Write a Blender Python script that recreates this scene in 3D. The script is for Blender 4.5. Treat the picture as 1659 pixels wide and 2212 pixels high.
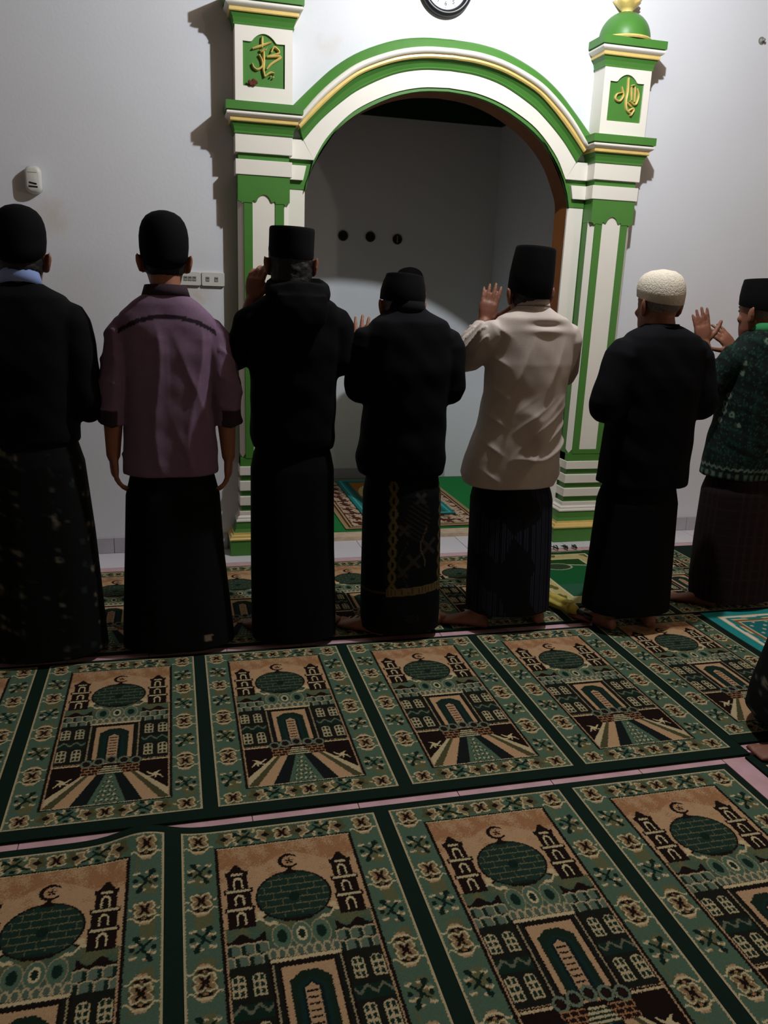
import bpy, bmesh, math, random
import numpy as np
from mathutils import Vector, Matrix, noise as mnoise
random.seed(7); np.random.seed(7)
PI = math.pi
for o in list(bpy.data.objects): bpy.data.objects.remove(o)
scene = bpy.context.scene
COL = scene.collection

# ------------------------------------------------------------------ camera
F_PX, PITCH, YAW, ROLL, CAM_H = 1766.284, 0.2709716, 0.2566428, 0.0388647, 1.47
fw = Vector((math.sin(YAW)*math.cos(PITCH), math.cos(YAW)*math.cos(PITCH), -math.sin(PITCH)))
rt = Vector((math.cos(YAW), -math.sin(YAW), 0)); up = rt.cross(fw)
r2 = rt*math.cos(ROLL)+up*math.sin(ROLL); u2 = -rt*math.sin(ROLL)+up*math.cos(ROLL)
cd = bpy.data.cameras.new('camera'); cam = bpy.data.objects.new('camera', cd); COL.objects.link(cam)
M = Matrix.Identity(4)
for i in range(3):
    M[i][0] = r2[i]; M[i][1] = u2[i]; M[i][2] = -fw[i]
M[0][3], M[1][3], M[2][3] = 0, 0, CAM_H
cam.matrix_world = M
cd.sensor_fit = 'HORIZONTAL'; cd.sensor_width = 36.0; cd.lens = F_PX*36.0/1659.0
cd.clip_start = 0.05; cd.clip_end = 60
scene.camera = cam

# ------------------------------------------------------------------ world, lights, exposure
w = bpy.data.worlds.new('world'); scene.world = w; w.use_nodes = True
w.node_tree.nodes['Background'].inputs[0].default_value = (0.5, 0.5, 0.55, 1)
w.node_tree.nodes['Background'].inputs[1].default_value = 0.02
def point(name, loc, power, color, radius):
    l = bpy.data.lights.new(name, 'POINT'); l.energy = power; l.color = color; l.shadow_soft_size = radius
    o = bpy.data.objects.new(name, l); o.location = loc; COL.objects.link(o); return o
point('ceiling_bulb', (1.66, 2.88, 3.43), 200, (0.945, 0.975, 1.0), 0.035)       # the room's lamp above the front row
point('side_room_lamp', (5.40, -0.40, 1.75), 60, (1.0, 0.80, 0.64), 0.06)        # weaker lamp far to the right
vs = scene.view_settings
vs.view_transform = 'Standard'; vs.look = 'None'; vs.exposure = 0.0; vs.gamma = 1.0; vs.use_curve_mapping = False

# ------------------------------------------------------------------ materials
def srgb(r, g, b):
    return tuple(((c/255)/12.92 if c/255 <= 0.04045 else ((c/255+0.055)/1.055)**2.4) for c in (r, g, b))
MATS = {}
def mat(name, color, rough=0.7, var=0.12, vscale=6.0, bump=0.0, bscale=120.0, metal=0.0, attr=False, spec=0.3, sheen=0.0):
    if name in MATS: return MATS[name]
    m = bpy.data.materials.new(name); m.use_nodes = True; MATS[name] = m
    nt = m.node_tree; b = nt.nodes['Principled BSDF']
    b.inputs['Roughness'].default_value = rough; b.inputs['Metallic'].default_value = metal
    b.inputs['Specular IOR Level'].default_value = spec
    if sheen: b.inputs['Sheen Weight'].default_value = sheen; b.inputs['Sheen Roughness'].default_value = .5
    tc = nt.nodes.new('ShaderNodeTexCoord')
    if attr:
        a = nt.nodes.new('ShaderNodeVertexColor'); a.layer_name = 'Col'; src = a.outputs['Color']
    else:
        r = nt.nodes.new('ShaderNodeRGB'); r.outputs[0].default_value = (*color, 1); src = r.outputs[0]
    if var > 0:
        n = nt.nodes.new('ShaderNodeTexNoise'); n.inputs['Scale'].default_value = vscale; n.inputs['Detail'].default_value = 5
        nt.links.new(tc.outputs['Object'], n.inputs['Vector'])
        mr = nt.nodes.new('ShaderNodeMapRange'); mr.inputs['To Min'].default_value = 1-var; mr.inputs['To Max'].default_value = 1+var
        mr.inputs['From Min'].default_value = .25; mr.inputs['From Max'].default_value = .75
        nt.links.new(n.outputs['Fac'], mr.inputs['Value'])
        mx = nt.nodes.new('ShaderNodeVectorMath'); mx.operation = 'SCALE'
        nt.links.new(src, mx.inputs[0]); nt.links.new(mr.outputs[0], mx.inputs['Scale']); src = mx.outputs[0]
    nt.links.new(src, b.inputs['Base Color'])
    if bump > 0:
        n2 = nt.nodes.new('ShaderNodeTexNoise'); n2.inputs['Scale'].default_value = bscale; n2.inputs['Detail'].default_value = 3
        nt.links.new(tc.outputs['Object'], n2.inputs['Vector'])
        bp = nt.nodes.new('ShaderNodeBump'); bp.inputs['Strength'].default_value = bump; bp.inputs['Distance'].default_value = .004
        nt.links.new(n2.outputs['Fac'], bp.inputs['Height']); nt.links.new(bp.outputs[0], b.inputs['Normal'])
    return m

def wall_material():
    m = mat('wall_paint', srgb(213, 216, 223), .62, .025, 2.2, .12, 60, spec=.35)
    nt = m.node_tree; b = nt.nodes['Principled BSDF']
    base = b.inputs['Base Color'].links[0].from_socket
    tc = [n for n in nt.nodes if n.type == 'TEX_COORD'][0]
    # yellow damp stains with a shape of their own (world = object coordinates here)
    for (x, z, r, s) in ((-.55, 1.73, .13, .30), (.13, 1.38, .10, .45), (2.64, .95, .13, .32), (-.25, .88, .09, .2), (.80, 2.60, .09, .16), (3.0, .45, .25, .14), (-.45, 1.35, .3, .10), (3.2, 1.4, .3, .07)):
        d = nt.nodes.new('ShaderNodeVectorMath'); d.operation = 'DISTANCE'; d.inputs[1].default_value = (x, 4.48, z)
        nz = nt.nodes.new('ShaderNodeTexNoise'); nz.inputs['Scale'].default_value = 14; nz.inputs['Detail'].default_value = 4
        nt.links.new(tc.outputs['Object'], nz.inputs['Vector'])
        ad = nt.nodes.new('ShaderNodeVectorMath'); ad.operation = 'MULTIPLY_ADD'
        ad.inputs[1].default_value = (.16, .0, .16); nt.links.new(nz.outputs['Color'], ad.inputs[0]); nt.links.new(tc.outputs['Object'], ad.inputs[2])
        sb = nt.nodes.new('ShaderNodeVectorMath'); sb.operation = 'SUBTRACT'; sb.inputs[1].default_value = (.08, 0, .08)
        nt.links.new(ad.outputs[0], sb.inputs[0]); nt.links.new(sb.outputs[0], d.inputs[0])
        mr = nt.nodes.new('ShaderNodeMapRange'); mr.interpolation_type = 'SMOOTHSTEP'
        mr.inputs['From Min'].default_value = 0; mr.inputs['From Max'].default_value = r; mr.inputs['To Min'].default_value = s; mr.inputs['To Max'].default_value = 0
        nt.links.new(d.outputs['Value'], mr.inputs['Value'])
        mx = nt.nodes.new('ShaderNodeMix'); mx.data_type = 'RGBA'; mx.inputs['B'].default_value = (*srgb(188, 164, 126), 1)
        nt.links.new(mr.outputs[0], mx.inputs['Factor']); nt.links.new(base, mx.inputs['A']); base = mx.outputs['Result']
    nt.links.new(base, b.inputs['Base Color'])
    return m

WALL = wall_material()
NICHE = mat('niche_paint', srgb(216, 219, 224), .7, .03, 2, .1, 60)
CREAM = mat('cream_gloss_paint', srgb(230, 227, 218), .45, .03, 5, .08, 50, spec=.4)
GREEN = mat('green_gloss_paint', srgb(70, 126, 52), .42, .06, 8, .08, 60, spec=.4)
GOLD = mat('gold_paint', srgb(224, 196, 118), .38, .10, 20, .1, 90, metal=.12, spec=.5)
BROWNP = mat('brown_orange_paint', srgb(134, 82, 38), .6, .12, 7)
DKGREEN = mat('dark_green_paint', srgb(18, 52, 34), .6, .1, 6)
CEIL = mat('ceiling_board', srgb(120, 100, 76), .8, .05, 2)
ROOMW = mat('room_paint', srgb(190, 180, 164), .8, .03, 2)
PINK = mat('pink_tile_glaze', srgb(196, 158, 166), .35, .16, 14, .02, 30, spec=.5)
WHITET = mat('white_tile_glaze', srgb(208, 206, 214), .3, .04, 5, .02, 30, spec=.5)
GREYT = mat('grey_baseboard_tile', srgb(172, 170, 178), .35, .08, 14)
GROUT = mat('grout', srgb(120, 96, 98), .9, .1, 30)
BLACKP = mat('black_plastic', srgb(22, 24, 27), .35, .03, 10, spec=.5)
WHITEP = mat('white_plastic', srgb(205, 206, 200), .4, .03, 10, spec=.45)
GREYP = mat('grey_plastic', srgb(140, 140, 134), .5, .05, 20)
DARKHOLE = mat('dark_pipe', srgb(28, 25, 22), .8, .15, 60)
FACE = mat('clock_face', srgb(186, 196, 214), .4, .0, 1)
INK = mat('clock_ink', srgb(64, 66, 78), .6, 0, 1)
CARPET = mat('carpet_pile', (.5, .5, .5), .95, .16, 420, .55, 600, attr=True, spec=.1)
CARPETG = mat('carpet_green_pile', srgb(16, 34, 27), .95, .2, 380, .5, 600, spec=.1)
CLOTHV = mat('printed_cloth', (.5, .5, .5), .85, .08, 60, .25, 500, attr=True, spec=.15)

# ------------------------------------------------------------------ mesh helpers
class MB:
    def __init__(s): s.v = []; s.f = []
    def add(s, vs, fs):
        k = len(s.v); s.v.extend([tuple(map(float, p)) for p in vs]); s.f.extend([tuple(k+i for i in f) for f in fs]); return s
    def box(s, x0, x1, y0, y1, z0, z1):
        return s.add([(x0,y0,z0),(x1,y0,z0),(x1,y1,z0),(x0,y1,z0),(x0,y0,z1),(x1,y0,z1),(x1,y1,z1),(x0,y1,z1)],
                     [(0,3,2,1),(4,5,6,7),(0,1,5,4),(1,2,6,5),(2,3,7,6),(3,0,4,7)])
    def loft(s, rings, cap=True, closed=True):
        n = len(rings[0]); vs = [p for r in rings for p in r]; fs = []
        for i in range(len(rings)-1):
            for j in range(n if closed else n-1):
                a = i*n+j; b = i*n+(j+1) % n
                fs.append((a, b, b+n, a+n))
        if cap:
            fs.append(tuple(range(n-1, -1, -1))); fs.append(tuple(range((len(rings)-1)*n, len(rings)*n)))
        return s.add(vs, fs)
    def prism(s, poly, y0, y1):                 # poly in XZ, extruded along Y
        n = len(poly); vs = [(x, y0, z) for x, z in poly]+[(x, y1, z) for x, z in poly]
        fs = [tuple(range(n)), tuple(range(2*n-1, n-1, -1))]+[(i, i+n, (i+1) % n+n, (i+1) % n) for i in range(n)]
        return s.add(vs, fs)
    def tube(s, pts, rad, n=12, flat=1.0, flatdir=None):
        pts = [Vector(p) for p in pts]; rad = rad if isinstance(rad, (list, tuple)) else [rad]*len(pts)
        rings = []; prev = None
        for i, p in enumerate(pts):
            t = (pts[min(i+1, len(pts)-1)]-pts[max(i-1, 0)]).normalized()
            if prev is None:
                ref = Vector((0, 1, 0)) if abs(t.y) < .9 else Vector((1, 0, 0))
                a = t.cross(ref).normalized()
            else:
                a = (prev-t*prev.dot(t)).normalized()
            prev = a; b = t.cross(a)
            rings.append([p+(a*math.cos(2*PI*k/n)+b*math.sin(2*PI*k/n))*rad[i] for k in range(n)])
        return s.loft(rings)
    def capsule(s, pts, rad, n=12):             # tube with rounded ends
        pts = [Vector(p) for p in pts]; rad = list(rad) if isinstance(rad, (list, tuple)) else [rad]*len(pts)
        d0 = (pts[0]-pts[1]).normalized(); d1 = (pts[-1]-pts[-2]).normalized()
        P = [pts[0]+d0*rad[0]*.95, pts[0]+d0*rad[0]*.7]+pts+[pts[-1]+d1*rad[-1]*.7, pts[-1]+d1*rad[-1]*.95]
        Rr = [rad[0]*.25, rad[0]*.7]+rad+[rad[-1]*.7, rad[-1]*.25]
        return s.tube(P, Rr, n)
    def ellipsoid(s, c, r, rot=None, nu=16, nv=10):
        rings = []
        for i in range(nv+1):
            ph = -PI/2+PI*(i+.0)/nv; ph = max(-PI/2+.12, min(PI/2-.12, ph))
            ring = []
            for j in range(nu):
                th = 2*PI*j/nu; p = Vector((r[0]*math.cos(ph)*math.cos(th), r[1]*math.cos(ph)*math.sin(th), r[2]*math.sin(ph)))
                if rot is not None: p = rot @ p
                ring.append(p+Vector(c))
            rings.append(ring)
        return s.loft(rings)
    def lathe(s, prof, n=32, cx=0, cy=0):
        return s.loft([[(cx+r*math.cos(2*PI*k/n), cy+r*math.sin(2*PI*k/n), z) for k in range(n)] for r, z in prof])
    def xform(s, fn): s.v = [tuple(fn(Vector(p))) for p in s.v]; return s
    def mesh(s, name, smooth=False):
        me = bpy.data.meshes.new(name); me.from_pydata(s.v, [], s.f); me.validate()
        bm = bmesh.new(); bm.from_mesh(me); bmesh.ops.recalc_face_normals(bm, faces=bm.faces); bm.to_mesh(me); bm.free()
        if smooth: me.polygons.foreach_set('use_smooth', [True]*len(me.polygons))
        return me
    def build(s, name, m, parent=None, smooth=False, world=False):
        if world and parent is not None:
            L = parent.location; s.v = [(x-L[0], y-L[1], z-L[2]) for x, y, z in s.v]
        return link(name, s.mesh(name, smooth), m, parent)
def link(name, me, m, parent=None):
    o = bpy.data.objects.new(name, me); COL.objects.link(o)
    if m is not None:
        if len(me.materials) == 0: me.materials.append(m)
    if parent is not None: o.parent = parent
    return o
def tag(o, label=None, cat=None, group=None, kind=None):
    if label: o['label'] = label
    if cat: o['category'] = cat
    if group: o['group'] = group
    if kind: o['kind'] = kind
    return o
def thing(name, loc, label, cat, group=None):
    o = bpy.data.objects.new(name, None); o.empty_display_size = .1; o.location = loc; COL.objects.link(o)
    return tag(o, label, cat, group)
def bevel(o, wd=.003, seg=2):
    b = o.modifiers.new('bevel', 'BEVEL'); b.width = wd; b.segments = seg; b.limit_method = 'ANGLE'; b.angle_limit = .7
    return o
def catmull(pts, n):
    P = np.array(pts, float); P = np.vstack([2*P[0]-P[1], P, 2*P[-1]-P[-2]]); out = []
    seg = len(P)-3; ts = np.linspace(0, seg, n)
    for t in ts:
        i = min(int(t), seg-1); u = t-i; a, b, c, d = P[i:i+4]
        out.append(.5*((2*b)+(c-a)*u+(2*a-5*b+4*c-d)*u*u+(3*b-a-3*c+d)*u**3))
    return np.array(out)
def fuse(mb, voxel, smooth_it=3, factor=.5):
    """union of overlapping closed shapes into one continuous surface"""
    me = bpy.data.meshes.new('tmp'); me.from_pydata(mb.v, [], mb.f)
    o = bpy.data.objects.new('tmp', me); COL.objects.link(o)
    md = o.modifiers.new('r', 'REMESH'); md.mode = 'VOXEL'; md.voxel_size = voxel; md.adaptivity = 0
    if smooth_it:
        sm = o.modifiers.new('s', 'SMOOTH'); sm.factor = factor; sm.iterations = smooth_it
    dg = bpy.context.evaluated_depsgraph_get(); ev = o.evaluated_get(dg)
    out = bpy.data.meshes.new_from_object(ev)
    bpy.data.objects.remove(o); bpy.data.meshes.remove(me)
    out.polygons.foreach_set('use_smooth', [True]*len(out.polygons))
    return out
def get_co(me):
    a = np.empty(len(me.vertices)*3); me.vertices.foreach_get('co', a); return a.reshape(-1, 3)
def get_no(me):
    a = np.empty(len(me.vertices)*3); me.vertices.foreach_get('normal', a); return a.reshape(-1, 3)
def set_co(me, c): me.vertices.foreach_set('co', c.ravel()); me.update()
def set_col(me, rgb):
    at = me.color_attributes.new('Col', 'FLOAT_COLOR', 'POINT')
    c = np.ones((len(me.vertices), 4)); c[:, :3] = rgb; at.data.foreach_set('color', c.ravel())
def vnoise(c, scale, seed=0.):
    """cheap smooth noise from layered sines, about -1..1"""
    x, y, z = (c*scale).T; s = seed
    return (np.sin(x*1.7+y*.9+s)+np.sin(y*1.3-z*1.9+s*2.1)+np.sin(z*1.5+x*.7+1.3*s)+np.sin((x+z)*2.3+s*.7)*.6+np.sin((x-y)*2.9-s)*.5)/3.2

# ================================================================== SETTING
YW = 4.48                       # plane of the front wall
X0, X1, YB, ZC = -3.2, 6.6, -3.6, 3.72
ACX = 1.425                     # arch centre
C_OPEN = [(0,2.446),(.15,2.434),(.30,2.393),(.45,2.319),(.56,2.238),(.65,2.135),(.705,2.03),(.732,1.965),(.74,1.92)]
C_W1 = [(0,2.461),(.15,2.45),(.30,2.411),(.45,2.341),(.545,2.272),(.64,2.17),(.70,2.067)]
C_W2 = [(0,2.542),(.15,2.533),(.30,2.497),(.46,2.421),(.555,2.355),(.665,2.258),(.755,2.155)]
C_G3 = [(0,2.587),(.15,2.579),(.30,2.548),(.46,2.484),(.56,2.415),(.67,2.315),(.775,2.205)]
C_G4 = [(0,2.604),(.15,2.596),(.30,2.566),(.465,2.500),(.57,2.430),(.68,2.334),(.785,2.218)]
C_C5 = [(0,2.635),(.15,2.628),(.30,2.598),(.47,2.533),(.58,2.462),(.69,2.365),(.80,2.240)]
C_O6 = [(0,2.683),(.15,2.677),(.30,2.650),(.47,2.585),(.60,2.505),(.71,2.408),(.83,2.290)]
def arch_curve(c, n=25):
    h = catmull(c, n); h[0, 0] = 0
    full = np.vstack([h[::-1]*[-1, 1], h[1:]])
    return full+[ACX, 0]
OPENC = arch_curve(C_OPEN)

# floor with its visible tiles
fl = MB().box(X0, X1, YB, YW+.2, -.08, -.003).build('floor', GROUT); tag(fl, kind='structure')
tile_me = MB().box(-.1525, .1525, -.1525, .1525, -.006, 0).mesh('tile'); tile_me.materials.append(PINK)
TP = .308
def add_tile(x, y, me=tile_me):
    o = bpy.data.objects.new('tile', me); COL.objects.link(o); o.parent = fl; o.location = (x, y, 0)
for i in range(-4, 11):
    for j in range(0, 10):
        x = .179+TP*(i+.5); y = 4.222-TP*(j+.5)
        if y > 1.1: add_tile(x, y)
wt_me = MB().box(-.1525, .1525, -.150, .1515, -.006, 0).mesh('tile'); wt_me.materials.append(WHITET)
for i in range(-9, 8): add_tile(1.64+TP*(i+.5), 4.375, wt_me)

# front wall with the arched opening
mb = MB()
LX, RX = ACX-.74, ACX+.74
mb.add([(X0,YW,0),(LX,YW,0),(LX,YW,ZC),(X0,YW,ZC)], [(0,1,2,3)])
mb.add([(RX,YW,0),(X1,YW,0),(X1,YW,ZC),(RX,YW,ZC)], [(0,1,2,3)])
pts = [(LX, 1.92)]+[tuple(p) for p in OPENC[1:-1]]+[(RX, 1.92)]
for (a, za), (b, zb) in zip(pts[:-1], pts[1:]):
    mb.add([(a,YW,za),(b,YW,zb),(b,YW,ZC),(a,YW,ZC)], [(0,1,2,3)])
tag(mb.build('wall_front', WALL), kind='structure')
# reveal of the opening: brown lining, 15 cm deep
YR = 4.63
path = [(LX, 0)]+pts+[(RX, 0)]
mb = MB()
for (a, za), (b, zb) in zip(path[:-1], path[1:]):
    mb.add([(a,YW,za),(b,YW,zb),(b,YR,zb),(a,YR,za)], [(0,1,2,3)])
tag(mb.build('trim_1', BROWNP), kind='structure')
# the niche room
NX0, NX1, NY, NZ = .52, 2.335, 5.99, 2.73
def quad(name, vs, m): return tag(MB().add(vs, [(0,1,2,3)]).build(name, m), kind='structure')
quad('wall_niche_back', [(NX0,NY,0),(NX1,NY,0),(NX1,NY,NZ),(NX0,NY,NZ)], NICHE)
quad('wall_niche_left', [(NX0,YR,0),(NX0,NY,0),(NX0,NY,NZ),(NX0,YR,NZ)], NICHE)
quad('wall_niche_right', [(NX1,NY,0),(NX1,YR,0),(NX1,YR,NZ),(NX1,NY,NZ)], NICHE)
quad('ceiling_niche', [(NX0,YR,NZ),(NX0,NY,NZ),(NX1,NY,NZ),(NX1,YR,NZ)], BROWNP)
mb = MB()
mb.add([(NX0,YR,0),(LX,YR,0),(LX,YR,NZ),(NX0,YR,NZ)], [(0,1,2,3)]); mb.add([(RX,YR,0),(NX1,YR,0),(NX1,YR,NZ),(RX,YR,NZ)], [(0,1,2,3)])
for (a, za), (b, zb) in zip(pts[:-1], pts[1:]): mb.add([(a,YR,za),(b,YR,zb),(b,YR,NZ),(a,YR,NZ)], [(0,1,2,3)])
tag(mb.build('wall_niche_front', NICHE), kind='structure')
mb = MB().box(NX0+.001, NX1-.001, NY-.02, NY-.001, 2.585, NZ-.002).box(NX1-.021, NX1-.001, YR+.002, NY-.021, 2.585, NZ-.002).box(NX0+.001, NX0+.021, YR+.002, NY-.021, 2.585, NZ-.002)
tag(mb.build('trim_2', DKGREEN), kind='structure')
# raised niche floor with a pale threshold strip
tag(MB().box(NX0+.001, NX1-.001, YR+.001, NY-.001, -.003, .022).box(LX+.003, RX-.003, 4.528, YR+.001, -.003, .022).build('floor_niche', mat('threshold_tile', srgb(196, 176, 150), .5, .2, 24)), kind='structure')
bb = tag(MB().box(NX0+.002, NX1-.002, NY-.016, NY-.013, .022, .03).build('baseboard_niche', GROUT), kind='structure')
bt = MB().box(-.151, .151, -.006, .006, 0, .085).mesh('tile'); bt.materials.append(GREYT)
k = 0; x = NX0+.158
while x < NX1-.15:
    o = link('tile', bt, None, bb); o.location = (x, NY-.008, .0235); x += .305
# baseboard tiles along the front wall
for side, xa, xb in (('left', -1.6, .27), ('right', 2.60, 4.4)):
    bo = tag(MB().box(xa, xb, YW-.004, YW-.001, .0015, .004).build('baseboard_'+side, GROUT), kind='structure')
    x = (xa+.153) if side == 'right' else (xb-.153-.0)
    while xa < x-.14 and x+.14 < xb:
        o = link('tile', bt, None, bo); o.location = (x, YW-.007, .0015); x += .305 if side == 'right' else -.305
# rest of the room
quad('wall_left', [(X0,YB,0),(X0,YW,0),(X0,YW,ZC),(X0,YB,ZC)], ROOMW)
quad('wall_right', [(X1,YW,0),(X1,YB,0),(X1,YB,ZC),(X1,YW,ZC)], ROOMW)
quad('wall_back', [(X1,YB,0),(X0,YB,0),(X0,YB,ZC),(X1,YB,ZC)], ROOMW)
quad('ceiling', [(X0,YB,ZC),(X0,YW,ZC),(X1,YW,ZC),(X1,YB,ZC)], CEIL)

# ================================================================== MIHRAB ARCH
arch = thing('mihrab_arch', (ACX, YW, 0), 'green, cream and gold moulded arch framing the prayer niche', 'arch')
def band(name, rows, m, n=25, smooth=False):
    """rows: list of (curveA, curveB, t, y) around a closed profile"""
    rings = []
    for a, b, t, y in rows:
        A = arch_curve(a, n); B = arch_curve(b, n); P = A*(1-t)+B*t
        rings.append([(p[0], y, p[1]) for p in P])
    npt = len(rings[0]); mb = MB(); R = len(rings)
    vs = [p for r in rings for p in r]; fs = []
    for i in range(R):
        j = (i+1) % R
        for k in range(npt-1): fs.append((i*npt+k, i*npt+k+1, j*npt+k+1, j*npt+k))
    fs.append(tuple(i*npt for i in range(R))); fs.append(tuple(i*npt+npt-1 for i in reversed(range(R))))
    mb.add(vs, fs); o = mb.build(name, m, arch, smooth, world=True)
    return o
YS = YW-.001
band('inner_lip', [(C_OPEN,C_W1,-.02,YS),(C_OPEN,C_W1,-.02,4.450),(C_OPEN,C_W1,1.15,4.450),(C_OPEN,C_W1,1.15,YS)], GREEN)
band('archivolt', [(C_W1,C_W2,0,YS),(C_W1,C_W2,0,4.443),(C_W1,C_W2,1,4.443),(C_W1,C_W2,1,YS)], CREAM)
band('cove', [(C_W2,C_G3,0,YS),(C_W2,C_G3,0,4.438),(C_W2,C_G3,.12,4.434),(C_W2,C_G3,.2,4.436),(C_W2,C_G3,.6,4.428),(C_W2,C_G3,1,4.408),(C_W2,C_G3,1,YS)], GREEN)
band('gold_bead', [(C_G3,C_G4,-.1,YS),(C_G3,C_G4,-.1,4.402),(C_G3,C_G4,.3,4.396),(C_G3,C_G4,1,4.398),(C_G3,C_G4,1,YS)], GOLD)
band('round_moulding', [(C_G4,C_C5,0,YS)]+[(C_G4,C_C5,t,4.402-.022*math.sin(PI*(.12+.8*t))) for t in (0,.15,.35,.55,.75,.9,1)]+[(C_G4,C_C5,1,YS)], CREAM, smooth=True)
band('outer_band', [(C_C5,C_O6,0,YS),(C_C5,C_O6,0,4.41),(C_C5,C_O6,.8,4.425),(C_C5,C_O6,1,4.435),(C_C5,C_O6,1,YS)], GREEN)
for s in (-1, 1):
    X = lambda d: ACX+s*d
    MB().prism([(X(.700),2.10),(X(.742),1.925),(X(.835),1.925),(X(.835),2.16),(X(.76),2.165)], YS, 4.464).build('recess_panel', GREEN, arch, world=True)
    MB().prism([(X(.700),2.067),(X(.835),2.067),(X(.835),2.157),(X(.754),2.157)], YS, 4.443).build('frieze_block', CREAM, arch, world=True)
    bevel(MB().prism([(X(.737),2.037),(X(.753),1.967),(X(.835),1.967),(X(.835),2.037)], YS, 4.443).build('lower_block', CREAM, arch, world=True), .002)
    MB().prism([(X(.7405),0.0),(X(.835),0.0),(X(.835),1.925),(X(.7405),1.925)], YS, 4.468).build('jamb', CREAM, arch, world=True)

# ================================================================== PILLARS
def ring3(hw, d, z, c=0.0):
    if c: return [(-hw,0,z),(-hw,-d+c,z),(-hw+c,-d,z),(hw-c,-d,z),(hw,-d+c,z),(hw,0,z)]
    return [(-hw,0,z),(-hw,-d,z),(hw,-d,z),(hw,0,z)]
def moulding(name, prof, m, parent, smooth=False):
    return MB().loft([ring3(*p) for p in prof]).build(name, m, parent, smooth)
CAL_L = [(0.0065, [(-0.008, 2.58), (-0.009, 2.535)]), (0.0061, [(-0.054, 2.525), (0.034, 2.561)]), (0.0035, [(-0.02, 2.523), (-0.012, 2.516), (-0.002, 2.527), (0.006, 2.525), (0.016, 2.536)]), (0.0054, [(0.034, 2.518), (0.049, 2.541), (0.072, 2.519), (0.014, 2.497)]), (0.0061, [(0.014, 2.496), (0.08, 2.502), (0.034, 2.467), (0.013, 2.444)]), (0.0065, [(-0.002, 2.522), (-0.0, 2.479), (-0.003, 2.442), (0.003, 2.41)]), (0.0052, [(0.003, 2.41), (0.03, 2.429), (0.05, 2.427)]), (0.0052, [(-0.024, 2.503), (-0.012, 2.485), (-0.008, 2.456), (-0.03, 2.438), (-0.048, 2.445), (-0.056, 2.463)]), (0.0069, [(0.03, 2.413), (0.034, 2.411)]), (0.0069, [(0.042, 2.41), (0.046, 2.407)])]
CAL_R = [(0.0065, [(0.005, 2.579), (0.008, 2.51), (0.004, 2.464), (0.013, 2.424), (0.037, 2.407)]), (0.0054, [(-0.03, 2.533), (-0.015, 2.493), (-0.033, 2.463), (-0.06, 2.471), (-0.053, 2.495), (-0.023, 2.505)]), (0.0046, [(0.027, 2.538), (0.035, 2.472)]), (0.0046, [(0.049, 2.539), (0.054, 2.466)]), (0.0052, [(0.061, 2.533), (0.075, 2.496), (0.062, 2.453), (0.026, 2.468)]), (0.0043, [(0.022, 2.54), (0.043, 2.548)]), (0.0054, [(0.01, 2.459), (0.039, 2.441)]), (0.006, [(0.023, 2.418), (0.046, 2.432), (0.055, 2.424), (0.044, 2.4)]), (0.0081, [(0.036, 2.404), (0.043, 2.398)])]
def stroke(hw, pts, parent):
    """a raised calligraphic pen stroke: ribbon with tapering ends and a ridge"""
    P = catmull(pts, max(5, 6*(len(pts)-1))) if len(pts) > 2 else np.array([np.array(pts[0])*(1-t)+np.array(pts[1])*t for t in np.linspace(0, 1, 5)])
    rings = []
    n = len(P)
    for i, p in enumerate(P):
        t = P[min(i+1, n-1)]-P[max(i-1, 0)]; t = t/(np.linalg.norm(t)+1e-9); q = np.array([-t[1], t[0]])
        u = i/(n-1); wd = hw*(.55+.45*math.sin(PI*min(1, max(0, u*.9+.08))))
        y0, y1 = -.1125, -.128
        rings.append([(p[0]+q[0]*wd, y0, p[1]+q[1]*wd), (p[0]+q[0]*wd*.8, y1+.004, p[1]+q[1]*wd*.8), (p[0], y1, p[1]),
                      (p[0]-q[0]*wd*.8, y1+.004, p[1]-q[1]*wd*.8), (p[0]-q[0]*wd, y0, p[1]-q[1]*wd)])
    MB().loft(rings).build('calligraphy_stroke', GOLD, parent)
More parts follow.
